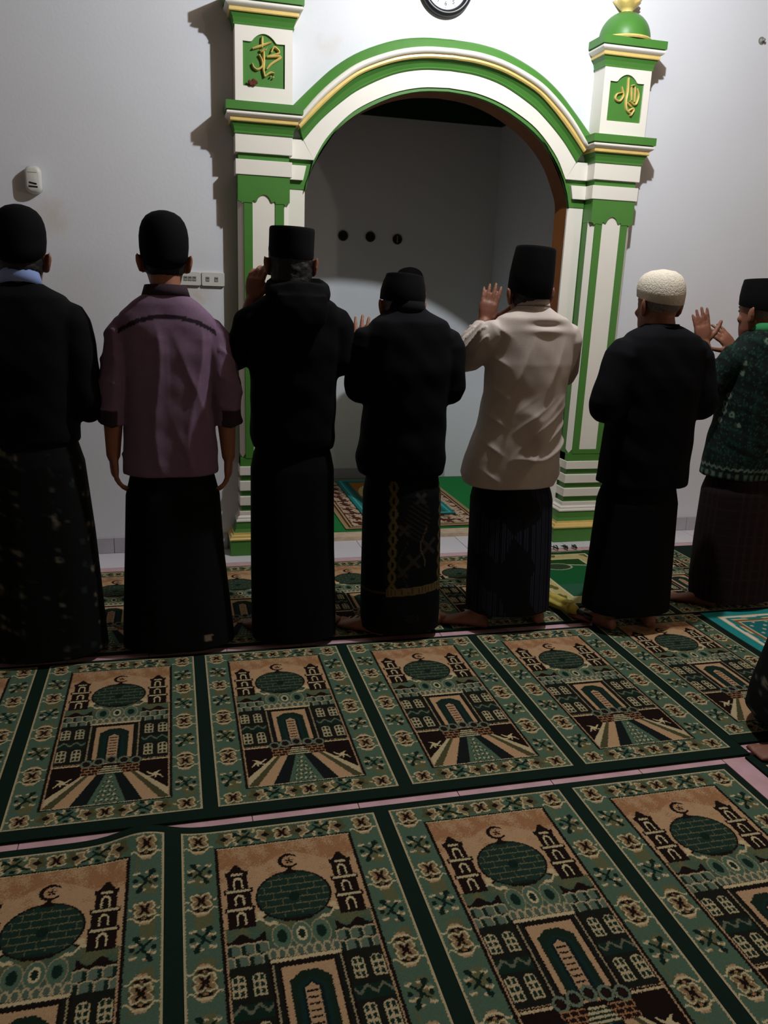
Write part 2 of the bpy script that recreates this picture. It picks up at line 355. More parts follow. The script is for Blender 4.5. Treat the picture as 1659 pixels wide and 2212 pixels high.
def pillar(cx, label, cal):
    t = thing('mihrab_pillar', (cx, YW-.001, 0), label, 'pillar', 'pillars beside the niche')
    moulding('plinth', [(.187,.148,0),(.187,.148,.09)], GREEN, t)
    moulding('gold_base_moulding', [(.193,.154,.09),(.193,.154,.098),(.188,.150,.102),(.183,.146,.115),(.172,.137,.118),(.170,.135,.130)], GOLD, t)
    moulding('base_cove', [(.168,.134,.13),(.157,.125,.148),(.151,.121,.189)], GREEN, t)
    moulding('base_flare', [(.154,.126,.188),(.154,.126,.195),(.147,.121,.204),(.146,.121,.212),(.135,.114,.222),(.134,.114,.243)], CREAM, t)
    for za, zb in ((.243,.278),(.328,.361),(.413,.447)): moulding('groove', [(.122,.1,za),(.122,.1,zb)], GREEN, t)
    for za, zb in ((.278,.328),(.361,.413),(.447,.495)): bevel(moulding('base_band', [(.133,.115,za),(.133,.115,zb)], CREAM, t), .002)
    moulding('shaft', [(.1275,.104,.495,.027),(.1275,.104,1.90,.027)], GREEN, t)
    moulding('shaft_foot', [(.1275,.107,.495),(.1275,.107,.540)], GREEN, t)
    for s in (-1, 1):
        MB().box(min(s*.0565, s*.0995), max(s*.0565, s*.0995), -.1095, -.104, .54, 1.87).build('stile', GREEN, t)
        # pale chamfer strip with a pointed foot
        a, b = s*.1277, s*.1002; e = .0012
        ring = [(a, -.0768, .566), (s*.114, -.0910, .541), (b, -.1045, .566), (b, -.1045, 1.855), (a, -.0768, 1.855)]
        mb = MB(); nrm = Vector((s*.7, -.7, 0))*e
        vs = [tuple(Vector(p)) for p in ring]+[tuple(Vector(p)+nrm*1.6) for p in ring]
        mb.add(vs, [(0,1,2,3,4),(5,6,7,8,9)]+[(i, (i+1) % 5, (i+1) % 5+5, i+5) for i in range(5)])
        mb.build('chamfer_strip', CREAM, t)
    MB().box(-.0565, .0565, -.1093, -.104, .54, .567).build('bottom_rail', GREEN, t)
    MB().box(-.0565, .0565, -.1055, -.104, .567, 1.882).build('shaft_panel', CREAM, t)
    half = [(.0,1.880),(.012,1.877),(.024,1.868),(.031,1.857),(.036,1.846),(.044,1.845),(.052,1.850),(.0575,1.847),(.0575,1.838),(.099,1.840),(.108,1.832),(.116,1.843),(.1285,1.847)]
    poly = [(-x, z) for x, z in half[::-1]]+half[1:]+[(.1285,1.967),(-.1285,1.967)]
    MB().prism(poly, -.1122, 0).build('scalloped_head', GREEN, t)
    bevel(moulding('capital_lower_block', [(.139,.117,1.967),(.139,.117,2.037)], CREAM, t), .002)
    moulding('capital_groove', [(.125,.104,2.037),(.125,.104,2.067)], GREEN, t)
    bevel(moulding('capital_block', [(.140,.118,2.067),(.140,.118,2.152)], CREAM, t), .002)
    def cornice(z0, k=1.0):
        moulding('cornice_cove', [(.143,.122,z0),(.144,.123,z0+.006),(.142,.121,z0+.009),(.147,.127,z0+.03),(.158,.138,z0+.052)], GREEN, t)
        moulding('cornice_gold', [(.162,.143,z0+.050),(.164,.146,z0+.054),(.164,.146,z0+.066),(.160,.142,z0+.068)], GOLD, t)
        prof = [(.160,.142,z0+.066)]+[(.163+.019*math.sin(PI*u*.86), .145+.019*math.sin(PI*u*.86), z0+.068+.030*u) for u in (0,.12,.25,.4,.55,.7,.85,1.)]
        moulding('cornice_roll', prof, CREAM, t)
        moulding('cornice_slab', [(.185,.168,z0+.098),(.185,.168,z0+.136)], GREEN, t)
    cornice(2.152); cornice(2.622)
    moulding('panel_box', [(.137,.1105,2.288),(.137,.1105,2.622)], CREAM, t)
    hw = .1
    arc = [(-hw,2.363),(-hw,2.556)]+[(-.066,2.555)]+[(-.058+.116*u, 2.557+.036*math.sin(PI*u)**.8 if 0 < u < 1 else 2.557) for u in np.linspace(0, 1, 11)]+[(.066,2.555),(hw,2.556),(hw,2.363)]
    MB().prism(arc, -.1125, -.1105).build('recessed_panel', GREEN, t)
    MB().prism([(-.137,2.288),(-.137,2.622),(-hw,2.622),(-hw,2.288)], -.121, -.1105).build('panel_frame', CREAM, t)
    MB().prism([(.137,2.288),(.137,2.622),(hw,2.622),(hw,2.288)], -.121, -.1105).build('panel_frame', CREAM, t)
    MB().prism([(-hw,2.288),(-hw,2.363),(hw,2.363),(hw,2.288)], -.121, -.1105).build('panel_frame', CREAM, t)
    MB().prism(arc[1:-1]+[(hw,2.622),(-hw,2.622)], -.121, -.1105).build('panel_frame', CREAM, t)
    for hwid, p in cal: stroke(hwid, p, t)
    dome = [(.128,2.757)]+[(.136*math.cos(a), 2.775+.136*math.sin(a)) for a in np.linspace(-.1, 1.36, 14)]
    MB().lathe(dome, 36, 0, -.035).build('dome', GREEN, t, True)
    MB().lathe([(.10,2.758),(.143,2.758),(.147,2.765),(.143,2.773),(.10,2.775)], 36, 0, -.035).build('dome_ring', GOLD, t)
    fin = [(.030,2.895),(.034,2.905),(.028,2.915),(.040,2.925),(.058,2.942),(.070,2.956),(.060,2.962),(.032,2.963),(.026,2.975),(.036,2.99),(.026,3.01),(.008,3.05)]
    n = 28
    rings = [[(r*(1+(.14*math.cos(7*2*PI*k/n) if .045 < r else 0))*math.cos(2*PI*k/n), -.035+r*(1+(.14*math.cos(7*2*PI*k/n) if .045 < r else 0))*math.sin(2*PI*k/n), z+(.006*math.cos(7*2*PI*k/n) if .045 < r else 0)) for k in range(n)] for r, z in fin]
    MB().loft(rings).build('finial', GOLD, t, True)
    return t
pillar(.465, 'green and cream niche pillar behind the raised hand, brown clump on its panel', CAL_L)
pillar(2.392, 'green and cream niche pillar with green dome and gold finial in view', CAL_R)
# brown clump stuck on the left panel
mb = MB()
for i in range(16):
    a = random.uniform(0, 2*PI); r = random.uniform(0, .020)
    mb.ellipsoid((.411+r*math.cos(a), YW-.122-random.uniform(0, .008), 2.375+r*math.sin(a)), (random.uniform(.006,.012), .006, random.uniform(.006,.012)), None, 8, 6)
tag(link('mud_clump', fuse(mb, .0025, 2), mat('dry_mud', srgb(92, 46, 34), .9, .4, 80, .5, 200)), 'rough reddish brown clump stuck below the gold calligraphy', 'clump')

# ================================================================== WALL THINGS
ck = thing('wall_clock', (1.39, YW-.001, 2.928), 'round wall clock with dark rim above the arch', 'clock')
n = 64
def lathe_y(prof, n=64):
    return MB().loft([[(r*math.cos(2*PI*k/n), -d, r*math.sin(2*PI*k/n)) for k in range(n)] for r, d in prof])
lathe_y([(.132,0),(.140,.008),(.140,.022),(.134,.034),(.124,.038),(.114,.034),(.108,.024),(.106,.016),(.02,.016)]).build('rim', BLACKP, ck, True)
lathe_y([(.106,.0165),(.106,.018),(.002,.018)]).build('dial', FACE, ck)
def text_mesh(s, size):
    cu = bpy.data.curves.new('t', 'FONT'); cu.body = s; cu.size = size; cu.align_x = 'CENTER'; cu.align_y = 'CENTER'; cu.extrude = .0003
    o = bpy.data.objects.new('t', cu); COL.objects.link(o)
    dg = bpy.context.evaluated_depsgraph_get(); me = bpy.data.meshes.new_from_object(o.evaluated_get(dg))
    bpy.data.objects.remove(o); return me
for h in range(1, 13):
    a = PI/2-h*PI/6; me = text_mesh(str(h), .027)
    o = link('numeral', me, INK, ck); o.rotation_euler = (PI/2, 0, 0); o.location = (.080*math.cos(a), -.0185, .080*math.sin(a))
mk = MB().box(-.0008, .0008, -.0188, -.018, .096, .102).mesh('minute_mark'); mk.materials.append(INK)
for i in range(60):
    if i % 5 == 0:
        o = link('hour_mark', mk, None, ck); o.rotation_euler = (0, i*PI/30, 0)
for ln, wd, a in ((.055,.0035,-.6), (.080,.0025,.9)):
    o = MB().prism([(-wd,-.012),(wd,-.012),(wd*.5,ln),(-wd*.5,ln)], -.0215, -.020).build('hand', BLACKP, ck); o.rotation_euler = (0, a, 0)

fr = thing('air_freshener', (-.617, YW-.001, 1.888), 'small white rounded device mounted on the wall at upper left', 'air freshener')
def rrect(hw, hh, r, n=6):
    P = []
    for cx, cz, a0 in ((hw-r, hh-r, 0), (-hw+r, hh-r, PI/2), (-hw+r, -hh+r, PI), (hw-r, -hh+r, 1.5*PI)):
        for i in range(n+1):
            a = a0+PI/2*i/n; P.append((cx+r*math.cos(a), cz+r*math.sin(a)))
    return P
def puffed(hw, hh, r, prof):
    return MB().loft([[(x*k, -d, z*k) for x, z in rrect(hw, hh, r)] for k, d in prof])
puffed(.037, .063, .03, [(1,0),(1,.02),(.97,.034),(.88,.044),(.7,.048)]).build('body', WHITEP, fr, True)
for z, a, wd in ((-.017,-.18,.017), (-.032,-.05,.02)):
    o = MB().box(-wd, wd, -.0495, -.046, -.0035, .0035).build('vent_slot', BLACKP, fr); o.location = (0, 0, z); o.rotation_euler = (0, -a, 0)
MB().box(-.021, .019, -.0488, -.046, .030, .0325).build('seam', GREYP, fr)

def plate(cx, xs, label):
    t = thing('switch_plate', (cx, YW-.001, 1.4635), label, 'switch plate', 'switch plates on the wall')
    puffed(.058, .034, .006, [(1,0),(1,.008),(.96,.012)]).build('cover', WHITEP, t)
    for x in xs:
        b_ = MB().box(x-.009, x+.009, -.0145, -.012, -.010, .012).build('rocker', GREYP, t)
        MB().box(x-.006, x+.006, -.0152, -.0145, .003, .006).build('notch', BLACKP, b_)
plate(.094, (-.018, .004, .026), 'white plate with three rockers, partly behind the person in mauve')
plate(.2135, (-.027, .017), 'white plate with two rockers next to the pillar shadow')

for i, (x, z) in enumerate(((1.193,1.793),(1.391,1.795),(1.591,1.788))):
    h = thing('vent_pipe', (x, NY-.001, z), ('leftmost', 'middle', 'rightmost')[i]+' of three round dark vent pipes in the niche wall', 'vent pipe', 'vent pipes in the niche back wall')
    lathe_y([(.034,0),(.036,.004),(.036,.008),(.029,.008),(.029,.002)], 28).build('pipe_rim', mat('pipe_rim_plastic', srgb(70, 64, 56), .7, .2, 40), h)
    lathe_y([(.029,.0022),(.028,.003),(.003,.003)], 28).build('opening', DARKHOLE, h)
    if i == 2: MB().box(-.003, .003, -.006, -.0035, -.024, .024).build('grille_bar', GREYP, h)
nl = thing('wall_hook', (3.262, YW-.001, 2.87), 'small grey screw hook high on the right wall', 'hook')
lathe_y([(.014,0),(.014,.004),(.005,.006),(.004,.02),(.008,.024),(.003,.026)], 20).build('screw', GREYP, nl, True)
lathe_y([(.02,0),(.02,.0015),(.005,.002)], 20).build('washer', mat('wall_plug', srgb(120, 118, 116), .8, .1, 50), nl)

# ================================================================== CARPETS
PW, PL, BX, BY = .3586, .857, .0892, .0751           # picture width/length, border widths
HX, HY = PW/2+BX, PL/2+BY                             # half size of one panel
def L3(r, g, b): return np.array(srgb(r, g, b))
TAN, TAN2, PALE, SAGE, SAGE2, OLIVE = L3(196,160,122), L3(172,126,88), L3(212,194,152), L3(84,110,90), L3(108,126,108), L3(108,106,70)
DKG, DKB, MAR, GRYG, TEAL, BLUEB = L3(22,46,36), L3(28,19,15), L3(40,24,19), L3(112,126,106), L3(24,50,46), L3(20,34,35)
def panel_colors(x, y):
    n = len(x); C = np.tile(SAGE, (n, 1))
    rn = np.random.RandomState(3)
    x = x+rn.normal(0, .0007, n)+.0007*np.sin(y*700+x*130); y = y+rn.normal(0, .0008, n)+.0007*np.sin(x*620)
    s = x/PW+.5; t = .5-y/PL
    def put(m, c): C[m] = c
    # woven border: olive heart, pale outline
    bx = np.minimum(HX-np.abs(x), 9); by = np.minimum(HY-np.abs(y), 9); edge = np.minimum(bx, by)
    put(edge < .0058, PALE*.85); put((edge > .018) & (edge < .07) & ((np.sin(x*55+1)*np.sin(y*43)) > .25), OLIVE*.8+SAGE*.2)
    def flower(cx, cy, R=.031):
        dx, dy = x-cx, y-cy; r = np.hypot(dx, dy); th = np.arctan2(dy, dx)
        rr = R*(.52+.48*np.abs(np.sin(2*th))**.75)*(1+.06*np.sin(8*th))
        put(np.hypot(dx, dy) < R*.90, OLIVE*.7); put(r < rr, PALE); put(r < rr-.0052, OLIVE*.6+TAN*.35); put(r < rr*.50, TAN2*.8)
        put((np.abs(np.abs(dx)-.62*np.abs(dy)) < .0040) & (np.abs(dy) < .0165), DKB)
        put((np.abs(dy) < .0034) & (np.abs(dx) < .0085), DKB)
    def crown(cx, cy, sg):
        dx, dy = x-cx, (y-cy)*sg
        put((np.hypot(dx/1.6, dy+.004) < .016), OLIVE*.8)
        put((np.abs(dx)/.019+np.abs(dy+.006)/.0105 < 1), DKB); put((np.abs(dx)/.006+np.abs(dy+.006)/.004 < 1), TAN2)
        arc = .0085*np.cos(dx*100)-.003*np.cos(dx*200)
        put((np.abs(dx) < .038) & (np.abs(dy-arc) < .0040*(1.25-np.abs(dx)/.055)), PALE); put((np.abs(dx) < .012) & (np.abs(dy-arc-.006) < .0030), TAN*.9)
    def sprig(cx, cy, fl, hor=False):
        dx, dy = (x-cx)*fl, y-cy
        if hor: dx, dy = dy*1.0, (x-cx)*fl
        for ax, ay, rr in ((.021,.013,.0105),(-.020,-.013,.0105),(.022,-.024,.009),(-.022,.027,.009),(.004,.030,.007),(-.006,-.031,.007)):
            put(np.hypot((dx-ax), (dy-ay)*1.5) < rr, PALE); put(np.hypot((dx-ax*1.12), (dy-ay-.005)*1.5) < rr*.62, SAGE2); put(np.hypot((dx-ax*.8), (dy-ay+.004)*1.6) < rr*.42, TAN2)
        put((np.abs(dx-.45*dy+.003*np.sin(dy*240)) < .0048) & (np.abs(dy) < .038), DKG*.8)
        put((np.abs(dx+.9*(dy-.004)) < .0042) & (dy > -.014) & (dy < .024), DKG*.8)
        for ax, ay in ((.018,.032),(-.016,-.033),(.024,.0),(-.024,.002)): put(np.hypot((dx-ax), (dy-ay)*.8) < .0062, DKG*.8)
    mx = PW/2+BX/2
    P = .2465
    for sx in (-1, 1):
        for k in range(5):
            cy = 2*P-k*P
            cy = max(-HY+.036, min(HY-.036, cy))
            if k < 4:
                cm = cy-P/2 if k not in (0,) else cy-P/2
                crown(sx*mx, cy-.036, -1); crown(sx*mx, cy-P+.037, 1); sprig(sx*mx, cm, sx*(1 if k % 2 == 0 else -1))
            flower(sx*mx, cy)
    my = PL/2+BY/2
    for sy in (-1, 1):
        flower(0, sy*my, .029)
        for sx in (-1, 1):
            sprig(sx*.100, sy*my, sx, True)
            for cx in (.050, .152):
                dx, dy = (x-sx*cx)*sx, y-sy*my; sgn = 1 if cx < .1 else -1
                q_ = np.hypot(dx*1.1, dy)*(1+.18*np.sin(5*np.arctan2(dy, dx*sgn)))
                put((q_ < .027), OLIVE*.7); put((q_ < .024) & (dx*sgn > -.004), PALE); put((q_ < .0185) & (dx*sgn > -.003), OLIVE*.5+TAN*.4)
                put((np.abs(dx+sgn*.004)/.012+np.abs(dy)/.011 < 1), DKB)
    # picture
    inp = (np.abs(x) < PW/2) & (np.abs(y) < PL/2)
    put((np.abs(x) < PW/2+.005) & (np.abs(y) < PL/2+.005), DKB)
    mott = vnoise(np.stack([x, y, 0*x], 1), 60, 2.)+rn.uniform(-.7, .7, n)
    put(inp, TAN); put(inp & (t < .085+.03*np.sin(s*9)) & (mott > -.35), TAN2*.92); put(inp & (t < .15) & (mott > .55), TAN2)
    def box(s0, s1, t0, t1, c): put(inp & (s >= s0) & (s <= s1) & (t >= t0) & (t <= t1), c)
    def ell(cs, ct, rs, rt, c): put(inp & (((s-cs)/rs)**2+((t-ct)/rt)**2 < 1), c)
    def both(fn):
        fn(lambda a: a); fn(lambda a: 1-a)
    def mbox(s0, s1, t0, t1, c): box(s0, s1, t0, t1, c); box(1-s1, 1-s0, t0, t1, c)
    # hills
    hill = np.interp(s, [0,.22,.34,.42,.5,.58,.66,.78,1], [.335,.325,.295,.33,.34,.33,.295,.325,.335])
    put(inp & (t > hill) & (t < .47), SAGE*.85); put(inp & (t > hill) & (t < .40) & (mott > .3), OLIVE)
    put(inp & (np.abs(t-hill) < .004) & (np.abs(s-.5) < .25), DKB)
    # dome
    dd = ((s-.497)/.262)**2+((t-.238)/.101)**2
    put(inp & (dd < 1.0), DKB); put(inp & (dd < .90), L3(32,56,46))
    br = (dd < .86)
    row = np.floor((t-.142)/.0262); off = (row % 2)*.5
    put(inp & br & ((np.abs(((t-.142)/.0262) % 1-.0) < .13) | (np.abs(((s-.3)/.115+off) % 1) < .04)), L3(130,126,92)*.75)
    put(inp & (np.hypot((s-.497)/.040, (t-.245)/.017) < 1), DKG*.8)
    put(inp & (t > .122) & (t < .150) & (np.abs(s-.50) < (t-.12)*1.6), DKB)
    box(.40, .59, .322, .338, DKB); box(.42, .57, .318, .328, DKG)
    # swoops
    for q in (1, -1):
        ss = (s-.5)*q
        put(inp & (ss > .10) & (ss < .30) & (np.abs(t-(.355-.24*(ss-.10))-.006*np.sin(ss*70)) < .0062), PALE)
        put(inp & (ss > .22) & (ss < .27) & (np.abs(t-.296) < .009), PALE)
    # crescent and star
    r1 = np.hypot((s-.505)*PW, (t-.093)*PL); a1 = np.arctan2(-(t-.093)*PL, (s-.505)*PW)
    put(inp & (r1 < .0275) & (r1 > .0275-.0105*(.25+.75*np.abs(np.sin(a1/2)))) & ((np.abs(a1) > .55)), DKB)
    thx = np.arctan2((t-.093)*PL, (s-.512)*PW); rs_ = np.hypot((s-.512)*PW, (t-.093)*PL)
    put(inp & (rs_ < .0125*(.62+.38*np.cos(5*thx+1.5))), DKB)
    # minarets
    for q in (0, 1):
        S = s if q == 0 else 1-s
        def b(s0, s1, t0, t1, c): put(inp & (S >= s0) & (S <= s1) & (t >= t0) & (t <= t1), c)
        put(inp & (t > .082) & (t < .120) & (np.abs(S-.126) < .008+(t-.082)*1.6), DKB)
        b(.048,.208,.112,.130,DKB); b(.058,.198,.128,.196,MAR*.62); b(.046,.210,.196,.270,MAR*.62); b(.040,.220,.268,.338,MAR*.62)
        for t0, s0, s1 in ((.119,.075,.180),(.189,.032,.222),(.262,.030,.222)):
            b(s0-.004, s1+.004, t0-.004, t0+.015, DKB); b(s0+.012, s1-.012, t0, t0+.010, PALE*.9)
        for tc, hh in ((.163,.022),(.232,.020),(.304,.023)):
            dx = np.abs(S-.130); dt = t-tc
            m = (dx < .033) & (dt < hh) & ((dt > -hh*.3) | (np.hypot(dx/.033, (dt+hh*.3)/(hh*.9)) < 1))
            put(inp & m & (dt > -hh*1.3), PALE); m2 = (dx < .0205) & (dt < hh) & ((dt > -hh*.2) | (np.hypot(dx/.021, (dt+hh*.2)/(hh*.6)) < 1))
            put(inp & m2 & (dt > -hh), DKB)
    # parapet cells
    for q in (0, 1):
        S = s if q == 0 else 1-s
        put(inp & (S < .27) & (t > .372+.012*np.sin(S*40)) & (t < .398), DKB)
        R_ = (inp & (S > .012) & (S < .285) & (t > .392) & (t < .472))
        put(R_, SAGE2*.85)
        row = np.floor((t-.392)/.040); u = ((S-.012)/.088+row*.5) % 1; v = ((t-.392)/.040) % 1
        put(R_ & (u > .10) & (u < .40) & (v > .22), DKG); vv = .22-.16*np.sin(u*PI); put(R_ & ((u < .09) | (np.abs(v-vv) < .075)), PALE*.75); put(R_ & (v < vv-.08), DKB)
    # three arches over the portal
    for cs in (.372, .50, .628):
        e1 = np.hypot((s-cs)/.066, (t-.388)/.046)
        put(inp & (e1 < 1) & (t < .43), PALE*.6); put(inp & (e1 < .90) & (t < .43), SAGE*1.1); put(inp & (e1 < .50) & (t < .425), DKG)
        if cs == .50: put(inp & (np.abs(e1-.45) < .1) & (t < .415), PALE)
    R_ = inp & (s > .27) & (s < .73) & (t > .425) & (t < .462)
    put(R_, SAGE2*.7); u = ((s-.27)/.0575) % 1; put(R_ & (np.abs(np.hypot(u-.5, (t-.447)*22)-.42) < .09), PALE*.75)
    # facade
    box(0, 1, .470, .742, L3(28,30,24)); put(inp & (t > .47) & (t < .742) & ((np.abs(t-.61) < .022) & ((s < .28) | (s > .72))), DKG)
    mbox(.262,.285,.466,.735,DKB); mbox(.280,.292,.480,.735,PALE*.55)
    box(.262,.738,.460,.477,DKB); box(.275,.725,.462,.474,PALE)
    box(.318,.682,.480,.735,DKB); box(.334,.666,.492,.722,TAN)
    por = inp & (np.abs(s-.5) < .128) & (t > .512+np.maximum(0, np.abs(s-.5)-.05)*.35) & (t < .735); put(por, L3(26,44,32))
    put(inp & (np.abs(s-.5) < .092) & (t > .535+np.maximum(0, np.abs(s-.5)-.02)*.4) & (t < .735), TEAL)
    put(inp & (np.abs(s-.5) < .064) & (t > .545+np.abs(s-.5)*.35) & (t < .735), BLUEB)
    col = inp & (np.abs(s-.497) < .043) & (t > .553+np.abs(s-.497)*.35) & (t < .722); put(col, TAN*.95); put(col & (((t-.575)/.0195) % 1 < .30) & (t > .575) & (np.abs(s-.497) < .034), DKB)
    # windows
    for t0, t1 in ((.496,.566), (.642,.720)):
        for s0, s1 in ((.030,.112), (.156,.234)):
            for q in (0, 1):
                S = s if q == 0 else 1-s
                m = inp & (S >= s0) & (S <= s1) & (t >= t0+(.010*np.abs((S-(s0+s1)/2)/((s1-s0)/2))**2)) & (t <= t1)
                put(m, DKG*1.2); u = (S-s0)/(s1-s0); v = (t-t0)/(t1-t0)
                put(m & ((u < .13) | (u > .87) | (np.abs(u-.5) < .075) | (v < .09) | (v > .93) | (np.abs(v-.37) < .05) | (np.abs(v-.66) < .05)), PALE*.85)
    for q in (0, 1):
        S = s if q == 0 else 1-s
        put(inp & (S < .26) & (S > .012) & (np.abs(t-.602-.010*np.sin(S*62)) < .0055), L3(110,112,92))
        put(inp & (S < .262) & (S > .02) & (np.abs(t-.752) < .0055) & (((S/.043) % 1) < .72), PALE)
    # foreground
    box(0, 1, .744, .749, DKB); box(0, 1, .757, 1, MAR*.55)
    hw = lambda a, b: a+(b-a)*np.clip((t-.80)/.20, 0, 1); ds = np.abs(s-.5); fg = inp & (t > .80)
    put(fg & (ds < hw(.185,.60)), PALE*.9); put(fg & (ds < hw(.168,.50)), OLIVE*.55); put(fg & (ds < hw(.140,.415)), TAN); put(fg & (ds < hw(.083,.285)), L3(22,30,28))
    put(fg & (ds < hw(.020,.152)), SAGE); put(fg & (ds < hw(.0,.10)) & (np.sin(t*240)+np.sin(s*150+t*60) > .75), PALE*.85); put(fg & (ds < hw(.0,.12)) & (np.sin(t*240+1.5)*np.sin(s*120) > .6), DKG)
    for i, cs in enumerate((.295,.395,.50,.605,.705)):
        cy = .748-.008*(i in (1, 3))-.016*(i == 2); e1 = np.hypot((s-cs)/.052, (t-cy)/.026)
        put(inp & (e1 < 1), DKB); put(inp & (np.abs(e1-.80) < .17), GRYG); put(inp & (e1 < .42), MAR)
    for q in (0, 1):
        S = s if q == 0 else 1-s
        R_ = inp & (S > .262) & (S < .43-.25*(t-.77)) & (t > .770) & (t < .822); put(R_, MAR)
        row = np.floor((t-.77)/.017); put(R_ & ((((t-.77)/.017) % 1 < .25) | ((((S-.262)/.055+row*.5) % 1) < .14)), TAN2)
        # bird
        dx, dt = (S-.128)*PW, (t-.852)*PL
        put(inp & (np.hypot(dx, dt) < .009), PALE)
        for a, ln in ((.5,.034),(-.5,.030),(2.5,.032),(-2.3,.024),(1.6,.020)):
            ca, sa = math.cos(a), math.sin(a); p_, q_ = dx*ca+dt*sa, -dx*sa+dt*ca
            put(inp & (p_ > 0) & (p_ < ln) & (np.abs(q_-.003*np.sin(p_*150)) < .0042*(1-p_/ln*.6)), PALE)
    R_ = inp & (t > .772) & (t < .824) & (np.abs(s-.5) < .055+(t-.772)*1.1); put(R_, DKG*1.3); put(R_ & (((t-.772)/.0135) % 1 < .5), PALE*.9)
    put(inp & (PW/2-np.abs(x) < .0075) & (t > .34), TAN*.9)
    put(inp & (PW/2-np.abs(x) < .0032), DKB); put(inp & (PL/2-np.abs(y) < .003) , PALE*.9)
    # yarn speckle
    C *= (1+rn.uniform(-.10, .10, n))[:, None]
    return C
def grid_mesh(name, x0, x1, y0, y1, nx, ny, zf=None):
    xs = np.linspace(x0, x1, nx); ys = np.linspace(y0, y1, ny); X, Y = np.meshgrid(xs, ys); X = X.ravel(); Y = Y.ravel()
    Z = zf(X, Y) if zf else np.zeros_like(X)
    me = bpy.data.meshes.new(name); idx = np.arange(nx*ny).reshape(ny, nx)
    q = np.stack([idx[:-1, :-1], idx[:-1, 1:], idx[1:, 1:], idx[1:, :-1]], -1).reshape(-1, 4)
    me.vertices.add(nx*ny); me.vertices.foreach_set('co', np.stack([X, Y, Z], 1).ravel())
    me.loops.add(q.size); me.loops.foreach_set('vertex_index', q.ravel().astype(np.int32))
    me.polygons.add(len(q)); me.polygons.foreach_set('loop_start', (np.arange(len(q))*4).astype(np.int32)); me.polygons.foreach_set('loop_total', np.full(len(q), 4, np.int32))
    me.polygons.foreach_set('use_smooth', [True]*len(q))
    me.update(calc_edges=True); return me, X, Y
PNX, PNY = 262, 490
panel_me, gx, gy = grid_mesh('prayer_panel', -HX, HX, -HY, HY, PNX, PNY)
PCOL = panel_colors(gx, gy)*.76; set_col(panel_me, PCOL); panel_me.materials.append(CARPET)
PITCH_X = .5803
def run(name, label, xa, xb, ya, yb, centers, cy, syc=1.0, lump=None, th=.009):
    t = thing(name, ((xa+xb)/2, ya, 0), label, 'carpet', 'carpet runs with mosque pictures'); ox, oy = t.location[0], t.location[1]
    zf = (lambda X, Y: lump(X+ox, Y+oy)) if lump else (lambda X, Y: 0*X)
    nx, ny = (120, 60) if lump else (2, 2)
    me, X, Y = grid_mesh('ground', xa-ox, xb-ox, ya-oy, yb-oy, nx, ny)
    # solid slab: top grid + skirt
    mb = MB(); V = get_co(me); V[:, 2] = th+zf(X, Y)
    k = len(V); mb.v = [tuple(v) for v in V]; mb.f = [tuple(p.vertices) for p in me.polygons]
    bord = list(range(nx))+[nx*(j+1)-1 for j in range(1, ny)]+list(range(nx*ny-2, nx*(ny-1)-1, -1))+[nx*j for j in range(ny-2, 0, -1)]
    for i in bord: mb.v.append((V[i][0], V[i][1], 0.0005))
    m = len(bord)
    for i in range(m): mb.f.append((bord[i], k+i, k+(i+1) % m, bord[(i+1) % m]))
    mb.f.append(tuple(k+i for i in range(m)))
    mb.build('ground_weave', CARPETG, t, bool(lump))
    bpy.data.meshes.remove(me)
    for cx in centers:
        if lump and lump(np.linspace(cx-HX, cx+HX, 30), np.full(30, cy+HY)).max() > .0015:
            pm, a, b = grid_mesh('prayer_panel', -HX, HX, -HY, HY, PNX, PNY, lambda X, Y: lump(X+cx, Y+cy)); set_col(pm, PCOL); pm.materials.append(CARPET)
        else: pm = panel_me
        o = bpy.data.objects.new('prayer_panel', pm); COL.objects.link(o); o.parent = t
        o.location = (cx-ox, cy-oy, th+.0008); o.scale = (1, syc, 1)
    return t
x2, x3 = -.2242, -.3296
c2 = 3.0074-PL/2; c3 = 1.8893-PL/2
run('carpet_run', 'patterned carpet run under the feet of the front row of people', -1.2, 3.6, 3.160, 4.140, [-.30+PITCH_X*k for k in range(-1, 6)], 3.652, .948)
run('carpet_run', 'empty carpet run with mosque pictures directly behind the standing people', -1.45, 1.828, 2.030, 3.104, [x2+PITCH_X*k for k in range(-2, 4)], c2)
lump = lambda X, Y: .030*np.exp(-((X+.115)/.085)**2)*np.exp(-((Y-2.0)/.11)**2)
run('carpet_run', 'nearest carpet run at the bottom with a small raised wrinkle', -1.55, 1.707, .90, 1.992, [x3+PITCH_X*k for k in range(-1, 4)], c3, lump=lump)
run('carpet_run', 'single duller carpet panel to the right of the empty run', 1.8295, 2.94, 2.095, 3.128, [2.102, 2.102+PITCH_X], 3.078-PL/2)
run('carpet_run', 'dark edged carpet corner at the far right beyond the pink gap', 1.800, 3.1, .93, 2.018, [2.10, 2.10+PITCH_X], 1.958-BY-PL/2)

